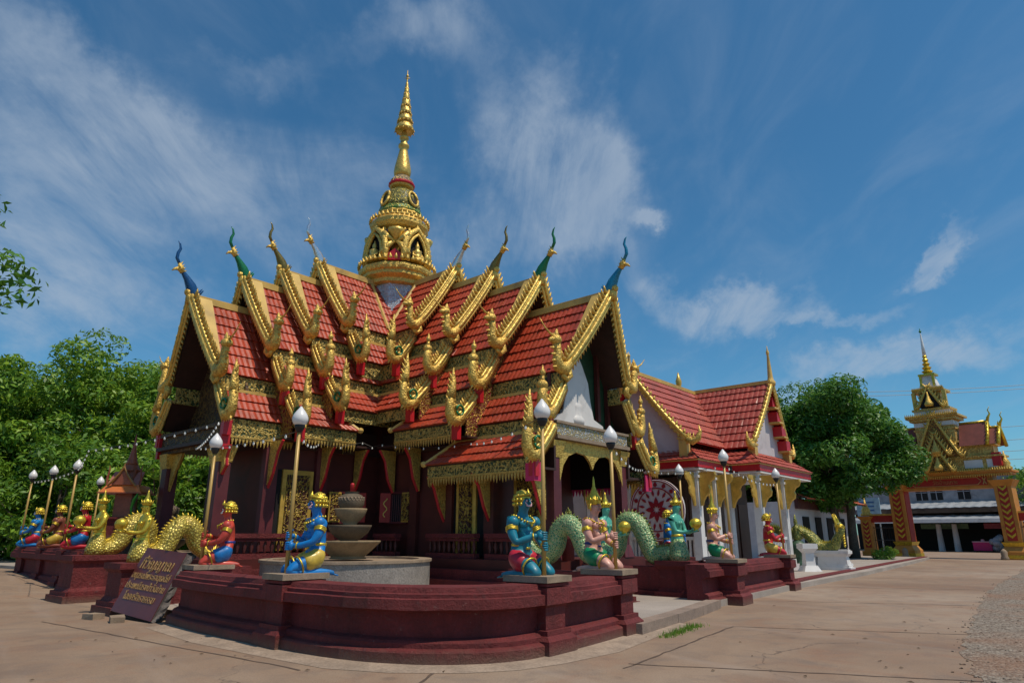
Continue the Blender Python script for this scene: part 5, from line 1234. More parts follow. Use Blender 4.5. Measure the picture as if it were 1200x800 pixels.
def top_of(k, h): p, z = LP[k]; return Vector((p.x, p.y, z + h))
bulb_string([top_of('blue', 2.22), C + FL(5.0, 2.9, 4.25), C + FL(3.4, 2.95, 4.45), C + FR_(3.4, 2.95, 4.4), C + FR_(7.4, 2.95, 4.1), top_of('teal', 2.4), ], [1.6, .6, .6, .6, 1.2], 'bulb string between the blue and teal guardians along the inner eaves', .12)
bulb_string([top_of('l3', 2.2), top_of('l1', 2.3), Vector((-11.2, 17.5, 3.75)), top_of('red', 2.9), C + FL(7.9, 1.2, 4.0), top_of('blue', 2.26)], [.4, .42, .42, .5, .75], 'bulb string from the far left lamp poles past the gable end', .08)
bulb_string([top_of('pink', 2.2), C + FR_(9.8, -2.4, 3.6), top_of('pink2', 2.35), top_of('red2', 2.2)], [1.0, .4, .38], 'bulb string from the pink figure to the crimson guardian', .15)

# ================================================================== white hall with red cross roofs
def hall():
    H = thing('white_hall', 'white columned hall with faded red cross roofs and a red fascia, right of the temple', 'hall', tuple(D2))
    FA = Frame((0, 0, 0), -A, -B); FB = Frame((0, 0, 0), -B, -A)
    def roof(fr, d0, d1, top, ub, zb, rows, sg, lean=.3):
        mb = MB(); tile_band(mb, fr(d0, 0, top), fr(d1 + lean, 0, top), fr(d0, sg * ub, zb), fr(d1, sg * ub, zb), rows, .24, .03, .05); return mb.build('tiled_roof', [M['tile2'], M['red_paint']], H)
    for sg in (1, -1):
        roof(FA, -4.2, 5.9, 8.3, 2.25, 5.22, 9, sg); roof(FB, -4.2, 3.5, 8.35, 2.3, 5.2, 9, sg)
    for fr, d in ((FA, 5.9), (FB, 3.5)):
        z0 = 8.3 if fr is FA else 8.35
        mb = MB(); mb.box((fr(-4.2, 0, z0 + .03) + fr(d + .35, 0, z0 + .03)) / 2, (d + 4.55, .22, .16), (fr.a, fr.s, Z)); mb.build('ridge_cap', M['cream'], H)
        for sg in (1, -1):
            pts = [fr(d + .34 - .3 * t, sg * (2.32 * t + .0), z0 + .05 - 3.1 * t - .12 * math.sin(math.pi * t)) for t in [i / 8 for i in range(9)]]
            mb = MB(); mb.tube(pts, .10, 7); mb.tube([p - Z * .16 for p in pts], .06, 6); o = mb.build('bargeboard', M['gold_paint'], H, True)
            mb = MB(); up = (fr.s * sg * .8 + Z * .6); crest(mb, [p + up * .06 for p in pts], .17, .22, up, None, .05); crest(mb, [p - Z * .2 for p in pts], .10, .2, -Z, None, .05); mb.build('crest', M['gold'], o)
            e = pts[-1]; mb = MB(); mb.tube([e, e + fr.s * sg * .22 - Z * .12, e + fr.s * sg * .46 - Z * .02, e + fr.s * sg * .56 + Z * .25, e + fr.s * sg * .52 + Z * .5], [.14, .15, .12, .07, .015], 8)
            for k in range(3): mb.spike(e + fr.s * sg * (.1 + .14 * k), e + fr.s * sg * (.14 + .15 * k) + Z * .25, .05, 5)
            mb.build('bargeboard_end', M['gold'], o, True)
            mb = MB(); mb.box(fr(d - .05, sg * 2.12, 4.95), (.30, .34, .85), (fr.a, fr.s, Z)); mb.box(fr(d - .05, sg * 2.12, 5.3), (.36, .42, .08), (fr.a, fr.s, Z)); mb.build('gable_block', M['cream'], H)
        mb = MB(); mb.prism([fr(d - .35, u, z) for u, z in [(0, z0 - .25), (2.0, 5.4), (2.0, 4.7), (-2.0, 4.7), (-2.0, 5.4)]], fr.a * .15); mb.build('gable_wall', M['whitewall'], H)
        # needle finial
        mb = MB(); c = fr(d + .3, 0, z0); hh = 1.75 if fr is FB else .9
        mb.lathe([(.20, -.15), (.22, 0), (.14, .12), (.12, .25), (.08, hh * .5), (.05, hh * .75), (.075, hh * .78), (.07, hh * .84), (.03, hh * .9), (.012, hh)], c, 10); mb.build('needle_finial', M['cream'], H, True)
    # stepped red soffit boards inside the deep right gable
    for i in range(4):
        mb = MB(); t0 = .18 + i * .2; u = -2.3 * t0; z = 8.35 - 3.15 * t0
        mb.box(FB(3.45, u * .92 - .0, z - .32), (.55, .50, .46), (FB.a, FB.s, Z)); mb.build('red_soffit_board', M['red_paint'], H)
        mb = MB(); mb.box(FB(3.5, u * .92, z - .58), (.62, .52, .07), (FB.a, FB.s, Z)); mb.build('yellow_batten', M['cream'], H)
    mb = MB(); mb.lathe([(.10, 0), (.11, .2), (.07, .3), (.14, .5), (.16, .7), (.10, .85), (.02, 1.15)], FB(-.8, 0, 8.4), 10); mb.build('ridge_ornament', M['gold_paint'], H, True)
    # skirt roof all round: hipped bands
    S = [(-6.15, -2.8), (-3.1, -2.8), (-3.1, -4.05), (3.5, -4.05)]      # outer eave corners in (along A, along B)
    I = [(-5.4, -2.0), (-2.3, -2.0), (-2.3, -3.3), (2.5, -3.3)]
    P = lambda q, z: A * q[0] + B * q[1] + Z * z
    segs = [((-6.15, 2.8), S[0], (-5.4, 2.0), I[0])] + [(S[i], S[i + 1], I[i], I[i + 1]) for i in range(3)] + [(S[3], (3.5, 3.0), I[3], (2.5, 3.0))]
    for a, b, ia, ib in segs:
        mb = MB(); tile_band(mb, P(ia, 5.02), P(ib, 5.02), P(a, 4.42), P(b, 4.42), 3, .24, .03, .045); mb.build('skirt_roof', [M['tile2'], M['white']], H)
        d = (P(b, 0) - P(a, 0)); L_ = d.length; d.normalize(); n = d.cross(Z); m_ = (P(a, 4.26) + P(b, 4.26)) / 2
        inw = (P(ia, 0) - P(a, 0)); inw = n if inw.dot(n) > 0 else -n
        mb = MB(); mb.box(m_ + inw * .10, (L_ - .08, .10, .26), (d, n, Z)); o = mb.build('red_fascia', M['red_paint'], H)
        mb = MB(); mb.box(m_ + inw * .04 + Z * .15, (L_ + .02, .08, .06), (d, n, Z)); mb.build('gutter_lip', M['cream'], o)
        mb = MB(); mb.box(m_ + inw * .3 - Z * .16, (L_ - .5, .36, .10), (d, n, Z)); mb.build('white_beam', M['white'], H)
    mb = MB(); mb.box(P((-1.4, 0), 4.06), (9.3, 5.5, .06), (A, B, Z)); mb.box(P((.2, -2.0), 4.061), (6.4, 4.0, .05), (A, B, Z)); mb.build('white_soffit', M['white'], H)
    # columns and ochre curl brackets
    cols = [(-5.8, -2.45), (-4.2, -2.45), (-2.8, -2.45), (-2.75, -3.7), (.1, -3.7), (-5.8, .6), (-5.8, 2.45)]
    for a, b in cols:
        mb = MB(); mb.box(P((a, b), 2.2), (.32, .32, 3.8), (A, B, Z)); mb.box(P((a, b), .45), (.46, .46, .3), (A, B, Z)); mb.box(P((a, b), 3.78), (.44, .44, .1), (A, B, Z)); o = mb.build('column', M['white'], H)
        for q, dv in ((0, -A), (1, A), (2, -B)):
            c = P((a, b), 3.75) + dv * .17
            tv = dv.cross(Z); out_ = [(0, -1.2), (0, .06), (.62, .06), (.66, -.06), (.60, -.20), (.44, -.30), (.36, -.44), (.40, -.58), (.36, -.74), (.22, -.84), (.12, -1.0), (.05, -1.2)]
            mb = MB(); mb.prism([c + dv * q_ + Z * (h_ + .12) - tv * .05 for q_, h_ in out_], tv * .10); mb.tube([c + dv * q_ + Z * (h_ + .12) for q_, h_ in out_[2:]], .045, 6); mb.build('curl_bracket', M['gold_paint'], o)
    # platform, dark rooms behind, low white balustrades
    mb = MB(); mb.box(P((-1.4, 0), .2), (9.4, 5.4, .40), (A, B, Z)); mb.box(P((.2, -2.0), .201), (6.3, 3.9, .39), (A, B, Z)); mb.build('platform', M['whitewall'], H)
    mb = MB(); mb.box(P((-1.6, .4), 2.2), (6.4, 3.8, 3.4), (A, B, Z)); mb.build('inner_room', paint('brown_shutter_wall', (.055, .025, .018), .6, .3, 2, 0, .2, 15), H)
    for i in range(5):
        mb = MB(); mb.box(P((-4.1 + i * 1.25, -1.53), 1.75), (1.05, .06, 2.4), (A, B, Z)); mb.build('shutter_panel', paint('brown_shutter', (.075, .03, .02), .5, .2, 3), H) if i == 0 else mb.build('shutter_panel', bpy.data.materials['brown_shutter'], H)
    def rail(a0, b0, a1, b1):
        p = P((a0, b0), 0); q = P((a1, b1), 0); d = (q - p); L_ = d.length; d.normalize(); n = d.cross(Z); m_ = (p + q) / 2
        mb = MB(); mb.box(m_ + Z * 1.46, (L_, .18, .12), (d, n, Z)); mb.box(m_ + Z * .68, (L_, .18, .16), (d, n, Z))
        k = int(L_ / .17)
        for i in range(k): mb.box(p + d * ((i + .5) * L_ / k) + Z * 1.08, (.07, .07, .66), (d, n, Z))
        mb.build('balustrade', M['white'], H)
    rail(-5.8, 2.3, -5.8, .75); rail(-5.8, .45, -5.8, -2.3); rail(-5.6, -2.45, -4.4, -2.45); rail(-4.0, -2.45, -3.0, -2.45); rail(-2.6, -3.7, -.1, -3.7)
    # whitewashed end wall with a dark window, carrying the round emblem
    mb = MB(); mb.box(P((-5.2, 1.5), 2.25), (.2, 3.2, 3.4), (A, B, Z)); w = mb.build('end_wall', M['whitewall'], H)
    mb = MB(); mb.box(P((-5.32, 2.6), 2.3), (.05, .9, 1.7), (A, B, Z)); o = mb.build('window', M['void'], w)
    mb = MB(); mb.box(P((-5.1, 6.1), 2.1), (.2, 6.0, 4.2), (A, B, Z)); w2 = mb.build('side_wall', M['whitewall'], H)
    mb = MB(); mb.box(P((-5.1, 6.1), 4.26), (.5, 6.2, .12), (A, B, Z)); mb.build('wall_coping', M['red_paint'], w2)
    for b_ in (4.3, 6.4):
        mb = MB(); mb.box(P((-5.22, b_), 2.2), (.05, .9, 1.5), (A, B, Z)); mb.build('window', M['void'], w2)
    # round red and white emblem
    E = thing('wheel_emblem', 'round red and white flower patterned emblem on the white hall wall', 'emblem', tuple(D2 + P((-6.6, -1.14), 2.53)))
    ex, ez, en = B, Z, -A
    mb = MB(); mb.lathe([(1.18, -.05), (1.18, .05), (1.12, .07), (1.10, .03), (.02, .03)], (0, 0, 0), 48, ax=(ex, ez, en)); mb.build('disc', M['whitewall'], E)
    rm = paint('wine_red_enamel', (.28, .012, .025), .45, .12)
    def petal(mb, r0, r1, w, a, zoff=.05):
        d = ex * math.cos(a) + ez * math.sin(a); t = -ex * math.sin(a) + ez * math.cos(a)
        pts = [d * r0, d * (r0 + (r1 - r0) * .35) + t * w, d * (r0 + (r1 - r0) * .7) + t * w * .7, d * r1, d * (r0 + (r1 - r0) * .7) - t * w * .7, d * (r0 + (r1 - r0) * .35) - t * w]
        mb.prism([p + en * .03 for p in pts], en * (zoff - .02))
    mb = MB()
    for k in range(8): petal(mb, .08, .48, .10, k * math.pi / 4)
    for k in range(16): petal(mb, .52, .78, .05, (k + .5) * math.pi / 8)
    for k in range(16): petal(mb, .86, 1.06, .085, k * math.pi / 8)
    def ring_(r, w):
        n = 48; vs = []
        for i in range(n):
            d = ex * math.cos(2 * math.pi * i / n) + ez * math.sin(2 * math.pi * i / n); vs += [d * (r - w) + en * .035, d * (r + w) + en * .035, d * (r + w) + en * .06, d * (r - w) + en * .06]
        mb.add(vs, [(4 * i + k, 4 * ((i + 1) % n) + k, 4 * ((i + 1) % n) + (k + 1) % 4, 4 * i + (k + 1) % 4) for i in range(n) for k in range(4)])
    ring_(.82, .02); ring_(1.13, .05); mb.build('flower_pattern', rm, E)
    mb = MB(); mb.box(-Z * 1.3 + en * -.16, (.12, .12, 2.3), (A, B, Z)); mb.build('stand', M['maroon_dark'], E)
hall()

# small white and gold serpents on white plinths beside the hall
def hood_naga(x, y, yaw, label, mirror=1, sc=1.0):
    t = thing('serpent_statue', label, 'statue', (x, y, .12), yaw, 'olive serpents on white plinths'); t.scale = (sc,) * 3
    mb = MB(); mb.box((0, 0, .08), (1.5, .62, .12)); mb.box((0, 0, .18), (1.35, .5, .1)); mb.frustum((0, 0, .23), (1.25, .42), (1.15, .36), .35); mb.frustum((0, 0, .58), (1.2, .4), (1.4, .52), .12); mb.box((0, 0, .76), (1.42, .54, .12)); mb.build('plinth', M['white'], t)
    mb = MB(); mb.prism([(-.7, -.16, .08), (-2.5, -.16, .08), (-2.9, -.16, 1.3), (-2.5, -.16, 1.45), (-2.0, -.16, 1.35), (-1.5, -.16, 1.0), (-1.1, -.16, .62), (-.7, -.16, .55)], (0, .32, 0)); mb.build('curved_parapet', M['white'], t)
    mb = MB(); path = smooth3([(.35, 0, 1.95), (.42, 0, 1.6), (.2, 0, 1.2), (.1, 0, .98), (-.2, 0, .92), (-.6, 0, 1.0), (-.95, 0, 1.42), (-1.35, 0, 1.62), (-1.7, 0, 1.45), (-2.0, 0, 1.5), (-2.4, 0, 1.68), (-2.8, 0, 1.7)], 5); n = len(path)
    mb.tube(path, [.16 + .08 * math.sin(math.pi * i / n) - .05 * (i / n) for i in range(n)], 12); b = mb.build('scaled_body', M['scale_olive'], t, True)
    mb = MB()
    for i in range(2, n - 1, 1): mb.spike(path[i] + Z * .1, path[i] + Z * .34, .05, 4)
    mb.build('dorsal_crest', M['gold_statue'], b)
    mb = MB()
    for k in range(5):
        a = (k - 2) * .5; c = Vector((.36, math.sin(a) * .17, 1.72 + .16 * math.cos(a)))
        mb.tube([(.36, math.sin(a) * .06, 1.45), tuple(c), tuple(c + Vector((.12, 0, .02))), tuple(c + Vector((.24, 0, -.05)))], [.08, .085, .065, .02], 7)
        for q in range(4): mb.spike(c + Vector((-.02, 0, .02 + .07 * q)), c + Vector((.0 - .04 * q, math.sin(a) * .14, .20 + .10 * q)), .055 - .008 * q, 5)
    for k in range(9):
        zz = 1.0 + k * .1; mb.spike((.52, 0, zz), (.60, 0, zz + .05), .06, 5)
    mb.build('hooded_heads', M['gold_statue'], t, True)
    return t
hood_naga(13.9, 29.9, R(-44), 'olive scaled serpent on a white plinth nearer the drive'); hood_naga(15.9, 34.0, R(-38), 'olive scaled serpent on a white plinth under the big tree', 1, .95)
mb = MB(); mb.frustum((0, 0, 0), (.75, .75), (.5, .5), .25); mb.frustum((0, 0, .25), (.4, .4), (.34, .34), .5); mb.frustum((0, 0, .75), (.36, .36), (.6, .6), .18); mb.box((0, 0, 1.02), (.62, .62, .2))
o = mb.build('white_post', M['white']); o.location = (12.3, 28.7, .12); tag(o, 'short white moulded post at the edge of the paving beside the kerb', 'post')
t = thing('small_figure', 'small dark green standing figure behind the short white post', 'statue', (12.6, 30.3, .12))
mb = MB(); mb.lathe([(.3, 0), (.34, .1), (.22, .3), (.26, .7), (.38, .95), (.30, 1.1), (.14, 1.25)], (0, 0, 0), 12); mb.build('base', paint('dark_green_patina', (.04, .09, .05), .5, .4, 6), t, True)
mb = MB(); mb.lathe([(.14, 1.2), (.18, 1.4), (.12, 1.6), (.16, 1.8), (.06, 1.9), (.09, 2.0), (.07, 2.12), (.02, 2.35)], (0, 0, 0), 12); mb.tube([(0, -.15, 1.75), (.2, -.2, 1.55), (.25, 0, 1.5), (.2, .2, 1.55), (0, .15, 1.75)], .045, 6); mb.build('figure', M['scale_olive'], t, True)

# ================================================================== entrance gate
GP0 = Vector((29.4, 51.2, 0)); GP1 = Vector((33.9, 46.2, 0)); gx = (GP1 - GP0).normalized(); gn = Vector((gx.y, -gx.x, 0));
if gn.y > 0: gn = -gn
GC = (GP0 + GP1) / 2
def gate():
    G = thing('temple_gate', 'ornate orange and gold gateway with chevron pillars and a white needle spire', 'gate', tuple(GC))
    L2 = 3.36; g = lambda u, o, z: gx * u + gn * o + Z * z; ax = (gx, gn, Z)
    def b(name, mat, items, par=G, sm=False):
        mb = MB()
        for it in items:
            if it[0] == 'b': mb.box(g(*it[1]), it[2], ax)
            elif it[0] == 'f': mb.frustum(g(*it[1]), it[2], it[3], it[4], ax)
        return mb.build(name, mat, par, sm)
    chev = []
    for s in (-1, 1):
        x = s * L2
        p = b('pillar', M['orange_paint'], [('b', (x, 0, 2.6), (1.0, 1.3, 5.2)), ('f', (x, 0, .5), (1.5, 1.8), (1.04, 1.34), .35), ('b', (x, 0, .25), (1.5, 1.8, .5)), ('f', (x, 0, 4.75), (1.02, 1.32), (1.5, 1.8), .45)])
        b('gold_base_band', M['gold_statue'], [('b', (x, 0, .18), (1.56, 1.86, .22)), ('f', (x, 0, .85), (1.1, 1.4), (1.3, 1.6), .25)], p)
        b('red_panel', M['chevron_red'], [('b', (x, .66, 3.0), (.56, .03, 3.6))], p)
        mb = MB()
        for k in range(9):
            z = 1.35 + k * .39; c = g(x, .69, z)
            for q in (-1, 1): mb.prism([c, c + gx * q * .24 + Z * .22, c + gx * q * .24 + Z * .36, c + Z * .16], gn * .02)
        mb.build('gold_chevrons', M['gold_statue'], p)
        mb = MB(); mb.box(g(x - s * .52, .0, 2.4), (.04, 1.0, 4.6), ax); mb.build('red_inner_face', M['chevron_red'], p)
    b('lintel', M['orange_paint'], [('b', (0, 0, 5.15), (5.8, 1.1, .9)), ('b', (0, 0, 5.66), (8.0, 1.7, .16)), ('b', (0, 0, 5.80), (8.3, 2.0, .12))])
    pn = b('name_panel', M['chevron_red'], [('b', (0, .57, 5.2), (5.1, .05, .60))])
    mb = MB(); 
    for z in (4.95, 5.45): mb.box(g(0, .61, z), (3.9, .03, .04), ax)
    for s in (-1, 1):
        for q in (-1, 1): mb.prism([g(s * 1.95, .60, 5.2 + q * .25), g(s * 2.2, .60, 5.2), g(s * 2.2, .60, 5.2 + q * .05), g(s * 1.97, .60, 5.2 + q * .29)], gn * .03); mb.prism([g(s * 2.28, .60, 5.2 - q * .22), g(s * 2.34, .60, 5.2 - q * .25), g(s * 2.52, .60, 5.2 + q * .22), g(s * 2.46, .60, 5.2 + q * .25)], gn * .03)
    mb.build('panel_border', M['text_gold'], pn)
    x_, y_, n_ = gx, Z, gn
    mtx = Matrix.Translation(g(0, .61, 5.19)) @ Matrix(((*x_, 0), (*y_, 0), (*n_, 0), (0, 0, 0, 1))).transposed()
    text_mesh('วัดบ้านเกาะ', .36, M['text_gold'], 'lettering', pn, mtx)
    # cornice teeth
    mb = MB()
    for i in range(60):
        u = -4.05 + i * 8.1 / 59; mb.spike(g(u, 1.0, 5.86), g(u, 1.02, 6.08), .07, 4); mb.spike(g(u, .9, 5.6), g(u, .92, 5.42), .05, 4)
    mb.build('cornice_leaves', M['gold'], G)
    # upper storeys
    b('upper_storey', M['gate_gold'], [('b', (0, 0, 6.35), (7.2, 1.5, .95)), ('b', (0, 0, 6.85), (7.6, 1.8, .12)), ('b', (0, 0, 7.25), (6.6, 1.3, .7)), ('b', (0, 0, 7.62), (7.0, 1.6, .10))])
    for u_, w_ in ((-2.0, 1.1), (2.0, 1.1), (-3.1, .6), (3.1, .6)): b('white_panel', M['white'], [('b', (u_, .77, 6.35), (w_, .04, .55))])
    for s in (-1, 1):
        # red brown roofs either side, gold edged, rising toward the tower
        for i, (u0, u1, zt) in enumerate([(1.4, 3.1, 9.25), (3.1, 3.75, 8.8)]):
            mb = MB()
            for q in (1, -1): mb.hexa([g(s * u0, q * 1.0, 7.62), g(s * u1, q * 1.0, 7.62), g(s * u1, q * .95, 7.7), g(s * u0, q * .95, 7.7), g(s * u0, q * .08, zt), g(s * u1, q * .08, zt), g(s * u1, 0, zt + .03), g(s * u0, 0, zt + .03)])
            r = mb.build('side_roof', paint('dull_red_roof', (.20, .05, .035), .6, .2, 3) if 'dull_red_roof' not in bpy.data.materials else bpy.data.materials['dull_red_roof'], G)
            mb = MB(); mb.box(g(s * (u0 + u1) / 2, 0, zt + .08), (u1 - u0, .16, .14), ax)
            for q in (1, -1): mb.tube([g(s * u1, q * 1.05, 7.6), g(s * u1, q * .5, 8.35), g(s * u1, 0, zt + .1)], .12, 6)
            mb.tube([g(s * u1, 0, zt), g(s * (u1 + .12), 0, zt + .35), g(s * (u1 + .26), 0, zt + .58), g(s * (u1 + .18), 0, zt + .85), g(s * (u1 + .32), 0, zt + 1.1)], [.12, .09, .06, .04, .01], 6)
            for k in range(6): mb.spike(g(s * u1, 1.05 - k * .18, 7.7 + k * .26), g(s * (u1 + .06), 1.2 - k * .18, 7.95 + k * .26), .06, 4)
            mb.build('gold_edge', M['gold_statue'], r, True)
        mb = MB(); mb.lathe([(.3, 0), (.38, .15), (.24, .3), (.3, .45), (.18, .7), (.1, .9), (.02, 1.3)], g(s * 3.75, .3, 5.86), 10); mb.build('corner_urn', M['gold'], G, True)
        mb = MB(); mb.box(g(s * 3.4, .6, 6.6), (.5, .5, .9), ax); mb.build('red_corner_block', M['red_paint'], G)
    # stacked pediments on the front
    def ped(w, h, z, o, mat_in, name='pediment'):
        mb = MB(); mb.prism([g(-w * .8, o, z), g(w * .8, o, z), g(w * .55, o, z + h * .42), g(0, o, z + h * .92), g(-w * .55, o, z + h * .42)], gn * .12); p = mb.build(name, mat_in, G)
        mb = MB()
        for s in (-1, 1):
            pts = [g(s * w * 1.06, o + .1, z - .05), g(s * w * .86, o + .1, z + h * .10), g(s * w * .52, o + .1, z + h * .46), g(s * w * .16, o + .1, z + h * .84), g(0, o + .1, z + h * 1.12)]
            mb.tube(pts, [.15, .12, .11, .09, .03], 7)
            for k in range(9):
                t_ = k / 9 * 4; i = int(t_); c = pts[i].lerp(pts[min(i + 1, 4)], t_ - i); mb.spike(c, c + gx * s * .22 + Z * .36, .09, 4)
        mb.lathe([(.26, 0), (.32, .2), (.2, .4), (.08, .8), (.02, 1.1)], g(0, o + .25, z + .05), 8); mb.build('gold_frame', M['gold'], p, True)
    ped(1.45, 3.1, 6.95, .95, M['carved_red']); ped(.85, 1.6, 5.95, 1.15, M['carved_dark']); ped(.75, 1.5, 7.1, 1.1, M['carved_red'])
    b('tower', M['gate_gold'], [('b', (0, 0, 8.6), (2.5, 1.7, 2.3)), ('b', (0, 0, 8.0), (2.7, 1.8, .14)), ('b', (0, 0, 9.0), (2.7, 1.8, .12)), ('b', (0, 0, 9.75), (3.0, 2.1, .2)), ('b', (0, 0, 9.92), (3.4, 2.4, .14))])
    b('white_drum', M['white'], [('b', (0, 0, 10.2), (2.3, 1.6, .45)), ('b', (0, 0, 9.4), (2.56, 1.76, .3))])
    b('upper_tower', M['gate_gold'], [('b', (0, 0, 10.5), (2.5, 1.8, .16)), ('b', (0, 0, 11.2), (1.4, 1.1, 1.3)), ('b', (0, 0, 11.9), (2.1, 1.6, .16))])
    for u in (-1.0, 1.0):
        mb = MB(); mb.box(g(u, .7, 11.2), (.25, .25, 1.3), ax); mb.build('tower_post', M['gold'], G)
    ped(.85, 1.5, 10.65, .75, M['void'])
    mb = MB()
    for i in range(26):
        u = -1.65 + i * 3.3 / 25; mb.spike(g(u, 1.2, 9.95), g(u, 1.32, 10.22), .07, 4)
        u = -1.0 + i * 2.0 / 25; mb.spike(g(u, .8, 11.95), g(u, .92, 12.2), .07, 4)
    mb.build('cornice_leaves', M['gold'], G)
    mb = MB(); mb.frustum(g(0, 0, 11.98), (1.3, 1.1), (.7, .7), 1.2, ax); mb.build('white_neck', M['white'], G)
    mb = MB()
    for s in (-1, 1): mb.box(g(s * .42, .42, 12.5), (.16, .16, 1.3), ax)
    mb.box(g(0, 0, 13.2), (1.1, 1.0, .14), ax); mb.lathe([(.45, 13.27), (.24, 13.36), (.40, 13.5), (.20, 13.62), (.33, 13.8), (.16, 13.92), (.27, 14.1), (.13, 14.22), (.22, 14.4), (.11, 14.55), (.17, 14.68), (.10, 14.8)], (0, 0, 0), 12); s_ = mb.build('gold_rings', M['gold_statue'], G)
    mb = MB(); mb.lathe([(.13, 14.75), (.10, 15.6), (.05, 16.4), (.03, 16.6)], (0, 0, 0), 10); mb.build('white_needle', M['white_gloss'], s_, True)
    mb = MB(); mb.ball((0, 0, 16.68), .1, 8); mb.spike((0, 0, 16.7), (0, 0, 17.0), .04, 5); mb.build('tip_bead', M['fin_green'], s_, True)
    # side wings: small pillars with red beam
    for s, n in ((-1, 1), (1, 1)):
        x = s * (L2 + 2.55)
        p = b('small_pillar', M['orange_paint'], [('b', (x, 0, 1.4), (.75, .75, 2.8)), ('b', (x, 0, .2), (1.0, 1.0, .4)), ('f', (x, 0, 2.7), (.78, .78), (1.15, 1.15), .25)])
        b('red_panel', M['chevron_red'], [('b', (x, .385, 1.6), (.42, .02, 1.9))], p)
        mb = MB()
        for k in range(6):
            z = .75 + k * .33; c = g(x, .40, z)
            for q in (-1, 1): mb.prism([c, c + gx * q * .18 + Z * .18, c + gx * q * .18 + Z * .28, c + Z * .12], gn * .02)
        mb.build('gold_chevrons', M['gold_statue'], p)
        mb = MB(); mb.lathe([(.4, 0), (.45, .12), (.3, .25), (.34, .4), (.2, .7), (.1, .95), (.02, 1.35)], g(x, 0, 3.0), 8); mb.build('pillar_urn', M['gold'], p, True)
        b('side_beam', M['chevron_red'], [('b', (s * (L2 + 1.35), 0, 2.75), (1.8, .5, .5))]); b('beam_coping', M['gold_paint'], [('b', (s * (L2 + 1.35), 0, 3.06), (1.9, .7, .12))])
        mb = MB()
        for i in range(10): mb.tube([g(s * (L2 + .6) + s * i * .17, 0, 0), g(s * (L2 + .6) + s * i * .17, 0, 2.2)], .02, 5)
        for z in (.3, 1.2, 2.1): mb.tube([g(s * (L2 + .5), 0, z), g(s * (L2 + 2.2), 0, z)], .025, 5)
        mb.build('iron_gate', M['black'], G)
    # low wall running on to the right
    b('right_wall', M['orange_paint'], [('b', (L2 + 8, 0, 2.75), (8.0, .5, .5))]); b('right_wall_red', M['chevron_red'], [('b', (L2 + 8, 0, 1.25), (8.0, .3, 2.5))])
gate()
for i, (u, o) in enumerate([(-3.0, 1.7), (2.9, 1.5)]):
    c = GC + gx * u + gn * o; mb = MB(); mb.lathe([(.22, 0), (.24, .1), (.18, .25), (.2, .5), (.12, .62), (.02, .7)], tuple(c), 10)
    tag(mb.build('bollard', M['slab'], None, True), ['small pale bollard at the foot of the left gate pillar', 'small pale bollard inside the right gate pillar'][i], 'bollard')

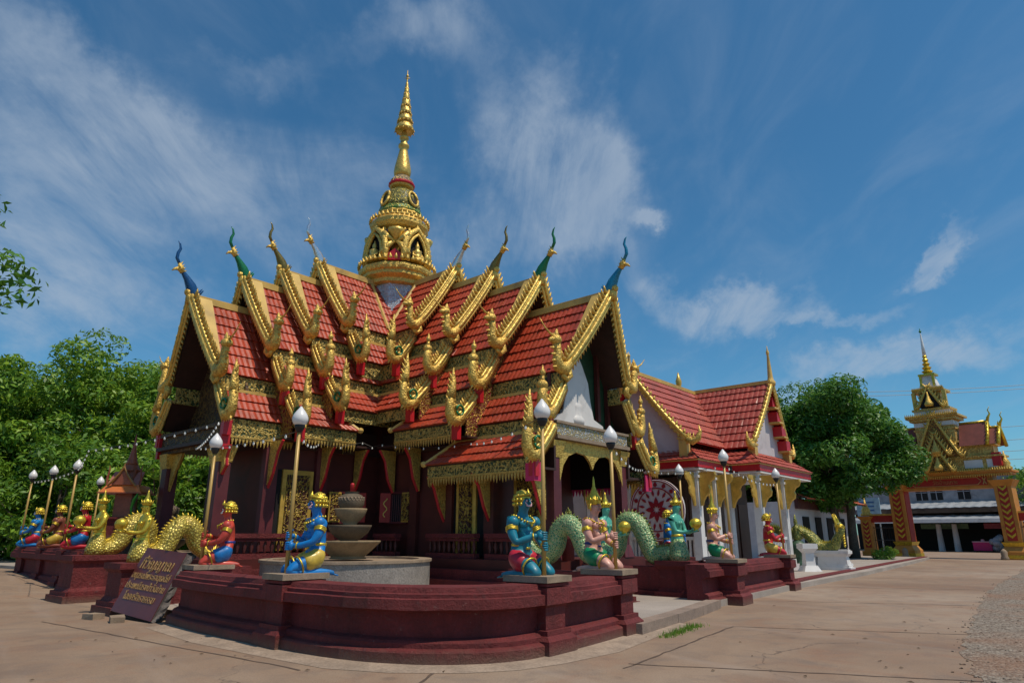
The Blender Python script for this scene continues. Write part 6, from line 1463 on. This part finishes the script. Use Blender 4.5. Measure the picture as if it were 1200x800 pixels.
# ================================================================== market building beyond the gate
def beyond():
    fwd = -gn; K = GC + fwd * 24
    t = thing('market_building', 'weathered two storey building with pale corrugated awnings seen through the gate', 'building', tuple(K)); g = lambda u, o, z: gx * u + gn * o + Z * z; ax = (gx, gn, Z)
    grey = paint('weathered_plank_wall', (.30, .27, .28), .8, .25, 1.2, 0, .3, 6, (.12, .10, .10))
    mb = MB(); mb.box(g(0, -4, 5.6), (34, 6, 3.6), ax); mb.build('upper_wall', grey, t)
    for u in (-12.0, -9.3, -7.9, -5.4, 1.5, 4.0):
        mb = MB(); mb.box(g(u, -.97, 5.9), (1.1, .06, 1.6), ax); w = mb.build('window', M['void'], t)
        mb = MB(); mb.box(g(u, -.9, 5.9), (.08, .05, 1.6), ax); mb.box(g(u, -.9, 5.9), (1.1, .05, .08), ax); mb.build('window_frame', grey, w)
    mb = MB(); mb.box(g(0, -5, 1.9), (34, 5, 3.8), ax); mb.build('dark_shopfront', M['void'], t)
    def awning(z0, z1, o0, o1, u0, u1, name):
        mb = MB(); n = 60; vs = []
        for i in range(n + 1):
            u = u0 + (u1 - u0) * i / n; w = .05 * (i % 2)
            vs += [g(u, o0, z0 + w), g(u, o1, z1 + w), g(u, o0, z0 + w - .04), g(u, o1, z1 + w - .04)]
        mb.add(vs, [q for i in range(n) for q in [(4 * i, 4 * i + 4, 4 * i + 5, 4 * i + 1), (4 * i + 2, 4 * i + 3, 4 * i + 7, 4 * i + 6), (4 * i + 1, 4 * i + 5, 4 * i + 7, 4 * i + 3)]])
        mb.build(name, M['grey_metal'], t)
    awning(4.9, 4.2, -1.2, 2.2, -16, 9, 'awning_roof'); awning(3.5, 3.0, 0.5, 4.6, -19, 14, 'awning_roof')
    mb = MB(); mb.box(g(-2.5, 4.6, 2.88), (33, .06, .34), ax); mb.build('white_valance', M['white'], t)
    for u, m_ in ((-7, 'fin_green'), (-1.5, 'pink_cloth'), (3, 'fin_green')):
        mb = MB(); mb.box(g(u, 1.6, 2.4), (4.2, .05, .5), ax); mb.build('shop_banner', paint('faded_' + m_, (.10, .16, .09) if m_ == 'fin_green' else (.28, .05, .08), .7, .3, 4), t)
    for u in (-7.4, -6.0):
        mb = MB(); mb.tube([g(u, 2.0, 0), g(u, 2.0, 2.6)], [.30, .22], 10); mb.build('post', M['whitewall'], t)
    # bright magenta cooler and bundle
    c = K + g(-3.6, 3.0, 0); t2 = thing('cooler_box', 'bright magenta vendor cooler box beyond the gate', 'cooler', tuple(c)); mb = MB(); mb.box((0, 0, .52), (1.5, .8, .75), ax); mb.build('box', paint('magenta_plastic', (.62, .01, .13), .4, .1), t2)
    mb = MB(); mb.box((0, 0, .94), (1.58, .88, .08), ax); mb.lathe([(.16, .98), (.13, 1.16), (.05, 1.18)], (0, 0, 0), 8); mb.build('lid', paint('pale_pink_plastic', (.75, .35, .4), .4, .1), t2)
    for s in (-1, 1):
        mb = MB(); mb.tube([gx * s * .7 - gn * .35 + Z * .12, gx * s * .7 + gn * .35 + Z * .12], .12, 8); mb.build('wheel', M['black'], t2)
    c = K + g(-2.2, 4.0, 0); t3 = thing('goods_pile', 'grey bundled goods piled beside the magenta cooler', 'bundle', tuple(c)); mb = MB()
    for i in range(9): mb.ball((random.uniform(-.45, .45), random.uniform(-.2, .2), .25 + .14 * i), random.uniform(.26, .36), 8)
    mb.build('bundles', paint('grey_tarpaulin', (.22, .21, .23), .7, .4, 3), t3, True)
    # blue and white board left of the gate, orange roofed house behind the tree
    c = GC + gx * -9.0 + fwd * 9; t4 = thing('notice_board', 'pale blue notice board on posts beyond the small left gate pillar', 'board', tuple(c)); mb = MB(); mb.box((0, 0, 4.0), (2.0, .1, 1.6), ax); mb.build('panel', paint('pale_blue_board', (.30, .46, .55), .5, .2, 4), t4)
    mb = MB(); mb.tube([gx * -.8, gx * -.8 + Z * 4.4], .05, 6); mb.tube([gx * .8, gx * .8 + Z * 4.4], .05, 6); mb.build('posts', M['grey_metal'], t4)
    mb = MB()
    for k in range(3): mb.box(gn * .06 + Z * (4.4 - k * .35) + gx * (.1 * k - .1), (1.3 - .25 * k, .02, .14), ax)
    mb.build('blue_stripes', paint('blue_print', (.05, .15, .35)), t4)
    h = thing('low_house', 'low white walled house with orange tiled roof behind the big round tree', 'house', (19.5, 48, 0)); mb = MB()
    ro = Frame((0, 0, 0), A, -B)
    tile_band(mb, ro(-6, .2, 5.0), ro(7, .2, 5.0), ro(-6.5, 3.4, 3.7), ro(7.5, 3.4, 3.7), 6, .26, .03, .05); tile_band(mb, ro(-6, .2, 5.0), ro(7, .2, 5.0), ro(-6.5, -3, 3.7), ro(7.5, -3, 3.7), 6, .26, .03, .05); mb.build('tiled_roof', [M['tile_orange'], M['dark_wood']], h)
    mb = MB(); mb.box(ro(.5, 0, 1.8), (12.5, 4.8, 3.6), (A, B, Z)); w = mb.build('wall', M['whitewall'], h)
    for d in (-4, -1.5, 1, 4): 
        mb = MB(); mb.box(ro(d, 2.43, 1.7), (1.2, .06, 2.0), (A, B, Z)); mb.build('window', M['void'], w)
    mb = MB(); mb.box(ro(.5, 2.6, 3.45), (13, .2, .6), (A, B, Z)); mb.build('red_fascia', M['maroon_dark'], h)
    # overhead cables
    for i, (z0, z1, dy) in enumerate([(16.6, 15.9, 0), (16.2, 15.6, .3), (12.8, 12.4, 0), (11.4, 11.0, .4), (10.2, 9.9, 0), (9.3, 9.1, .3)]):
        p = Vector((31, 70 + dy, z0 - .2)) if i < 2 else Vector((40, 74, z0)); q = Vector((80, 62, z1 + 3.2)); path = [p.lerp(q, k / 16) - Z * (1.2 * 4 * (k / 16) * (1 - k / 16)) for k in range(17)]
        mb = MB(); mb.tube(path, .024, 5); tag(mb.build('power_cable', M['black']), ['uppermost', 'second highest', 'third highest', 'fourth highest', 'fifth highest', 'lowest'][i] + ' overhead power cable crossing the sky behind the gate spire', 'cable', 'power cables behind the gate')
beyond()

# ================================================================== little spirit house at left
def spirit_house():
    t = thing('spirit_house', 'little red brown spirit house with needle spire and orange eave behind the gold statues', 'shrine', (-12.0, 21.0, 1.5), R(8)); t.scale = (.60, .60, .56)
    wood = paint('red_brown_wood', (.30, .08, .04), .5, .25, 4); owood = paint('orange_roof_paint', (.62, .17, .04), .5, .15, 5); pinkr = paint('dusty_pink_roof', (.42, .14, .11), .6, .2, 6)
    mb = MB(); mb.box((0, 0, -1.2), (.9, .9, 2.5)); mb.box((0, 0, .5), (1.3, 1.3, 1.0)); mb.box((0, 0, 1.04), (1.5, 1.5, .1)); mb.build('plinth', M['maroon'], t)
    mb = MB()
    for s in (-1, 1):
        for q in (-1, 1): mb.tube([(s * .62, q * .62, 1.1), (s * .50, q * .5, 1.6), (s * .62, q * .62, 2.0), (s * .85, q * .85, 2.35)], [.05, .07, .09, .05], 6)
    mb.build('green_brackets', paint('leaf_green_paint', (.04, .30, .03), .4, .15), t, True)
    mb = MB(); mb.box((0, 0, 1.75), (.8, .8, 1.3)); mb.build('cella', wood, t)
    mb = MB(); mb.frustum((0, 0, 2.38), (2.0, 1.9), (1.5, 1.4), .42); mb.build('lower_roof', owood, t)
    mb = MB(); mb.box((0, 0, 2.36), (2.1, 2.0, .06)); mb.build('eave', wood, t)
    for s in (-1, 1):
        mb = MB(); mb.prism([(s * .35, -.62, 2.8), (s * .78, -.62, 2.8), (s * .72, -.1, 3.55), (s * .40, -.1, 3.55)], (0, .1, 0)); mb.build('side_roof', pinkr, t)
        mb = MB(); mb.tube([(s * .78, -.64, 2.75), (s * .82, -.64, 3.2), (s * .76, -.64, 3.6), (s * .80, -.64, 3.85)], [.06, .05, .04, .01], 5); mb.build('side_finial', wood, t)
    mb = MB(); mb.prism([(-.52, -.80, 2.8), (.52, -.80, 2.8), (0, -.80, 3.55)], (0, .8, 0)); mb.build('front_gable', wood, t)
    mb = MB()
    for s in (-1, 1): mb.tube([(s * .68, -.84, 2.72), (s * .48, -.84, 2.95), (s * .2, -.84, 3.35), (0, -.84, 3.75), (0, -.84, 3.95)], [.05, .07, .06, .05, .015], 6)
    mb.build('gable_boards', paint('amber_board', (.30, .14, .03), .45, .15), t)
    mb = MB(); mb.box((0, 0, 3.2), (.75, .75, .9)); mb.lathe([(.5, 3.6), (.46, 3.68), (.42, 3.7), (.4, 3.8), (.36, 3.82), (.34, 3.92), (.30, 3.95)], (0, 0, 0), 12); mb.lathe([(.34, 3.95), (.26, 4.1), (.20, 4.35), (.15, 4.6), (.09, 4.95), (.05, 5.3), (.015, 5.7)], (0, 0, 0), 10); mb.build('spire', wood, t, True)
spirit_house()

# ================================================================== trees
def tree(name, label, loc, height, crown, base_z, nclump, nleaf, leaf, mat, seed, group=None, trunks=1, clump=1.3, squash=1.0):
    """crown = (rx, ry) ; foliage spread as leaf blades on clumps through an uneven ellipsoid"""
    rng = np.random.default_rng(seed); rr = random.Random(seed)
    t = thing(name, label, 'tree', loc, 0, group)
    rx, ry = crown; cz = (height + base_z) / 2; rz = (height - base_z) / 2
    cl = []
    for i in range(nclump):
        d = rng.normal(size=3); d /= np.linalg.norm(d); r = rng.uniform(.45, 1.0) ** .55
        wob_ = 1 + .55 * mnoise.noise(Vector(d * 1.5) + Vector((seed, 0, 0)))
        p = np.array([d[0] * rx, d[1] * ry, d[2] * rz * squash]) * r * wob_; p[2] += cz
        cl.append((p, rng.uniform(.6, 1.25) * clump))
    mb = MB()
    for k in range(trunks):
        bx_ = (k - (trunks - 1) / 2) * .7; lean = rr.uniform(-.5, .5); w = .045 * height / 1.4 * (1 if trunks == 1 else .75)
        path = [(bx_, 0, -.1), (bx_ * 1.1 + lean * .2, .05, base_z * .5), (bx_ * 1.3 + lean * .5, .1, base_z), (bx_ * 1.2 + lean, .1, cz), (lean, 0, cz + rz * .6)]
        mb.tube(path, [w * 1.25, w, w * .85, w * .5, w * .12], 9)
        for j in range(0, nclump, max(1, nclump // 12)):
            p, r = cl[j]; s = Vector(path[2]).lerp(Vector(path[3]), rr.random()); e = Vector(p.tolist()); m_ = s.lerp(e, .5) + Vector((0, 0, -.3))
            mb.tube([s, m_, e], [w * .38, w * .22, .02], 6)
    mb.build('trunk', M['bark'], t, True)
    per = nleaf // nclump; V_ = []
    for p, r in cl:
        n = int(per * rng.uniform(.7, 1.3)); d = rng.normal(size=(n, 3)); d /= np.linalg.norm(d, axis=1)[:, None]
        rad = r * rng.uniform(.25, 1, n) ** .45; pos = p + d * rad[:, None] * np.array([1, 1, .72])
        nor = d * .6 + rng.normal(size=(n, 3)) * .55 + np.array([0, 0, .45]); nor /= np.linalg.norm(nor, axis=1)[:, None]
        a = np.cross(nor, rng.normal(size=(n, 3))); a /= np.linalg.norm(a, axis=1)[:, None]; b_ = np.cross(nor, a)
        L_ = leaf * rng.uniform(.6, 1.35, n)[:, None]; wv = L_ * .36
        q = np.stack([pos - a * L_ * .5, pos + b_ * wv * .5 + nor * L_ * .05, pos + a * L_ * .5 - nor * L_ * .12, pos - b_ * wv * .5 + nor * L_ * .05], 1); V_.append(q.reshape(-1, 3))
    V_ = np.concatenate(V_); nq = len(V_) // 4
    me = bpy.data.meshes.new('crown'); me.vertices.add(len(V_)); me.vertices.foreach_set('co', V_.astype(np.float32).ravel())
    me.loops.add(nq * 4); me.loops.foreach_set('vertex_index', np.arange(nq * 4, dtype=np.int32)); me.polygons.add(nq)
    me.polygons.foreach_set('loop_start', np.arange(0, nq * 4, 4, dtype=np.int32)); me.polygons.foreach_set('loop_total', np.full(nq, 4, dtype=np.int32)); me.update(calc_edges=True); me.validate()
    me.materials.append(mat); link('crown', me, t); return t
TG = 'trees behind the left wall'
tree('broadleaf_tree', 'broad dark round tree over the paving between hall and gate', (21.6, 44.2, .1), 11.2, (4.5, 4.2), 3.3, 170, 72000, .30, M['leaf_mango'], 3, None, 2, 1.15)
tree('broadleaf_tree', 'smaller dark tree between the white hall and the broad round tree', (17.6, 46, .1), 11.2, (4.0, 3.6), 3.4, 100, 36000, .30, M['leaf_mango'], 5, None, 1, 1.15)
tree('broadleaf_tree', 'tree behind the wall right of the gate', (54, 62, 0), 9.3, (6, 5), 1.5, 90, 16000, .45, M['leaf'], 6)
lefts = [(-17.5, 37, 12.2, 4.6, 'leaf', 'tree just left of the temple gable, tallest of the left row'), (-23.5, 36, 11.3, 4.8, 'leaf', 'second tree left of the temple, bright green and bushy'), (-30, 35, 9.8, 5.0, 'leaf_dark', 'tree behind the blue guardian at the far left'), (-36.5, 38, 9.6, 5.5, 'leaf', 'tree at the left picture edge behind the wall'),
         (-12.5, 39, 11.6, 4.2, 'leaf_dark', 'dark tree partly hidden behind the temple gable'), (-27.5, 44, 12.4, 5.5, 'leaf_dark', 'taller dark tree behind the left row'), (-45, 45, 12, 6, 'leaf_dark', 'farthest left tree cut by the picture edge')]
for i, (x, y, h, r, m_, lab) in enumerate(lefts): tree('broadleaf_tree', lab, (x, y, .3), h, (r, r), .8, 120, 38000, .33, M[m_], 20 + i, TG, 1, 1.25, 1.02)
for i, (x, y, h, r, lab) in enumerate([(-20.5, 30.5, 5.6, 2.6, 'round bush behind the brown guardian'), (-15.2, 29.8, 5.4, 2.4, 'round bush behind the spirit house'), (-25.5, 31, 5.2, 2.8, 'dark bush left of the blue guardian'), (-11.0, 31, 5.0, 2.2, 'bush seen under the temple eave at left'), (-31, 31, 4.6, 3, 'low bush at the left picture edge')]):
    tree('leafy_bush', lab, (x, y, .3), h, (r, r), .1, 60, 11000, .32, M['leaf' if i % 2 else 'leaf_dark'], 50 + i, 'bushes behind the left wall', 1, .95)
tree('broadleaf_tree', 'near tree whose leafy branch tips enter at the left picture edge', (-17.1, 15.4, 0), 12.2, (3.8, 3.4), 4.8, 75, 10000, .30, M['leaf_mango'], 71, None, 1, 1.0)
# low plants at the tree foot on the right
for i, (x, y) in enumerate([(22.5, 42.0), (23.4, 43.0)]): tree('potted_shrub', ['small shrub at the foot of the big tree nearer the kerb', 'small shrub at the foot of the big tree farther from the kerb'][i], (x, y, .15), .55, (.6, .5), .08, 12, 900, .14, M['leaf'], 90 + i, None, 1, .35)
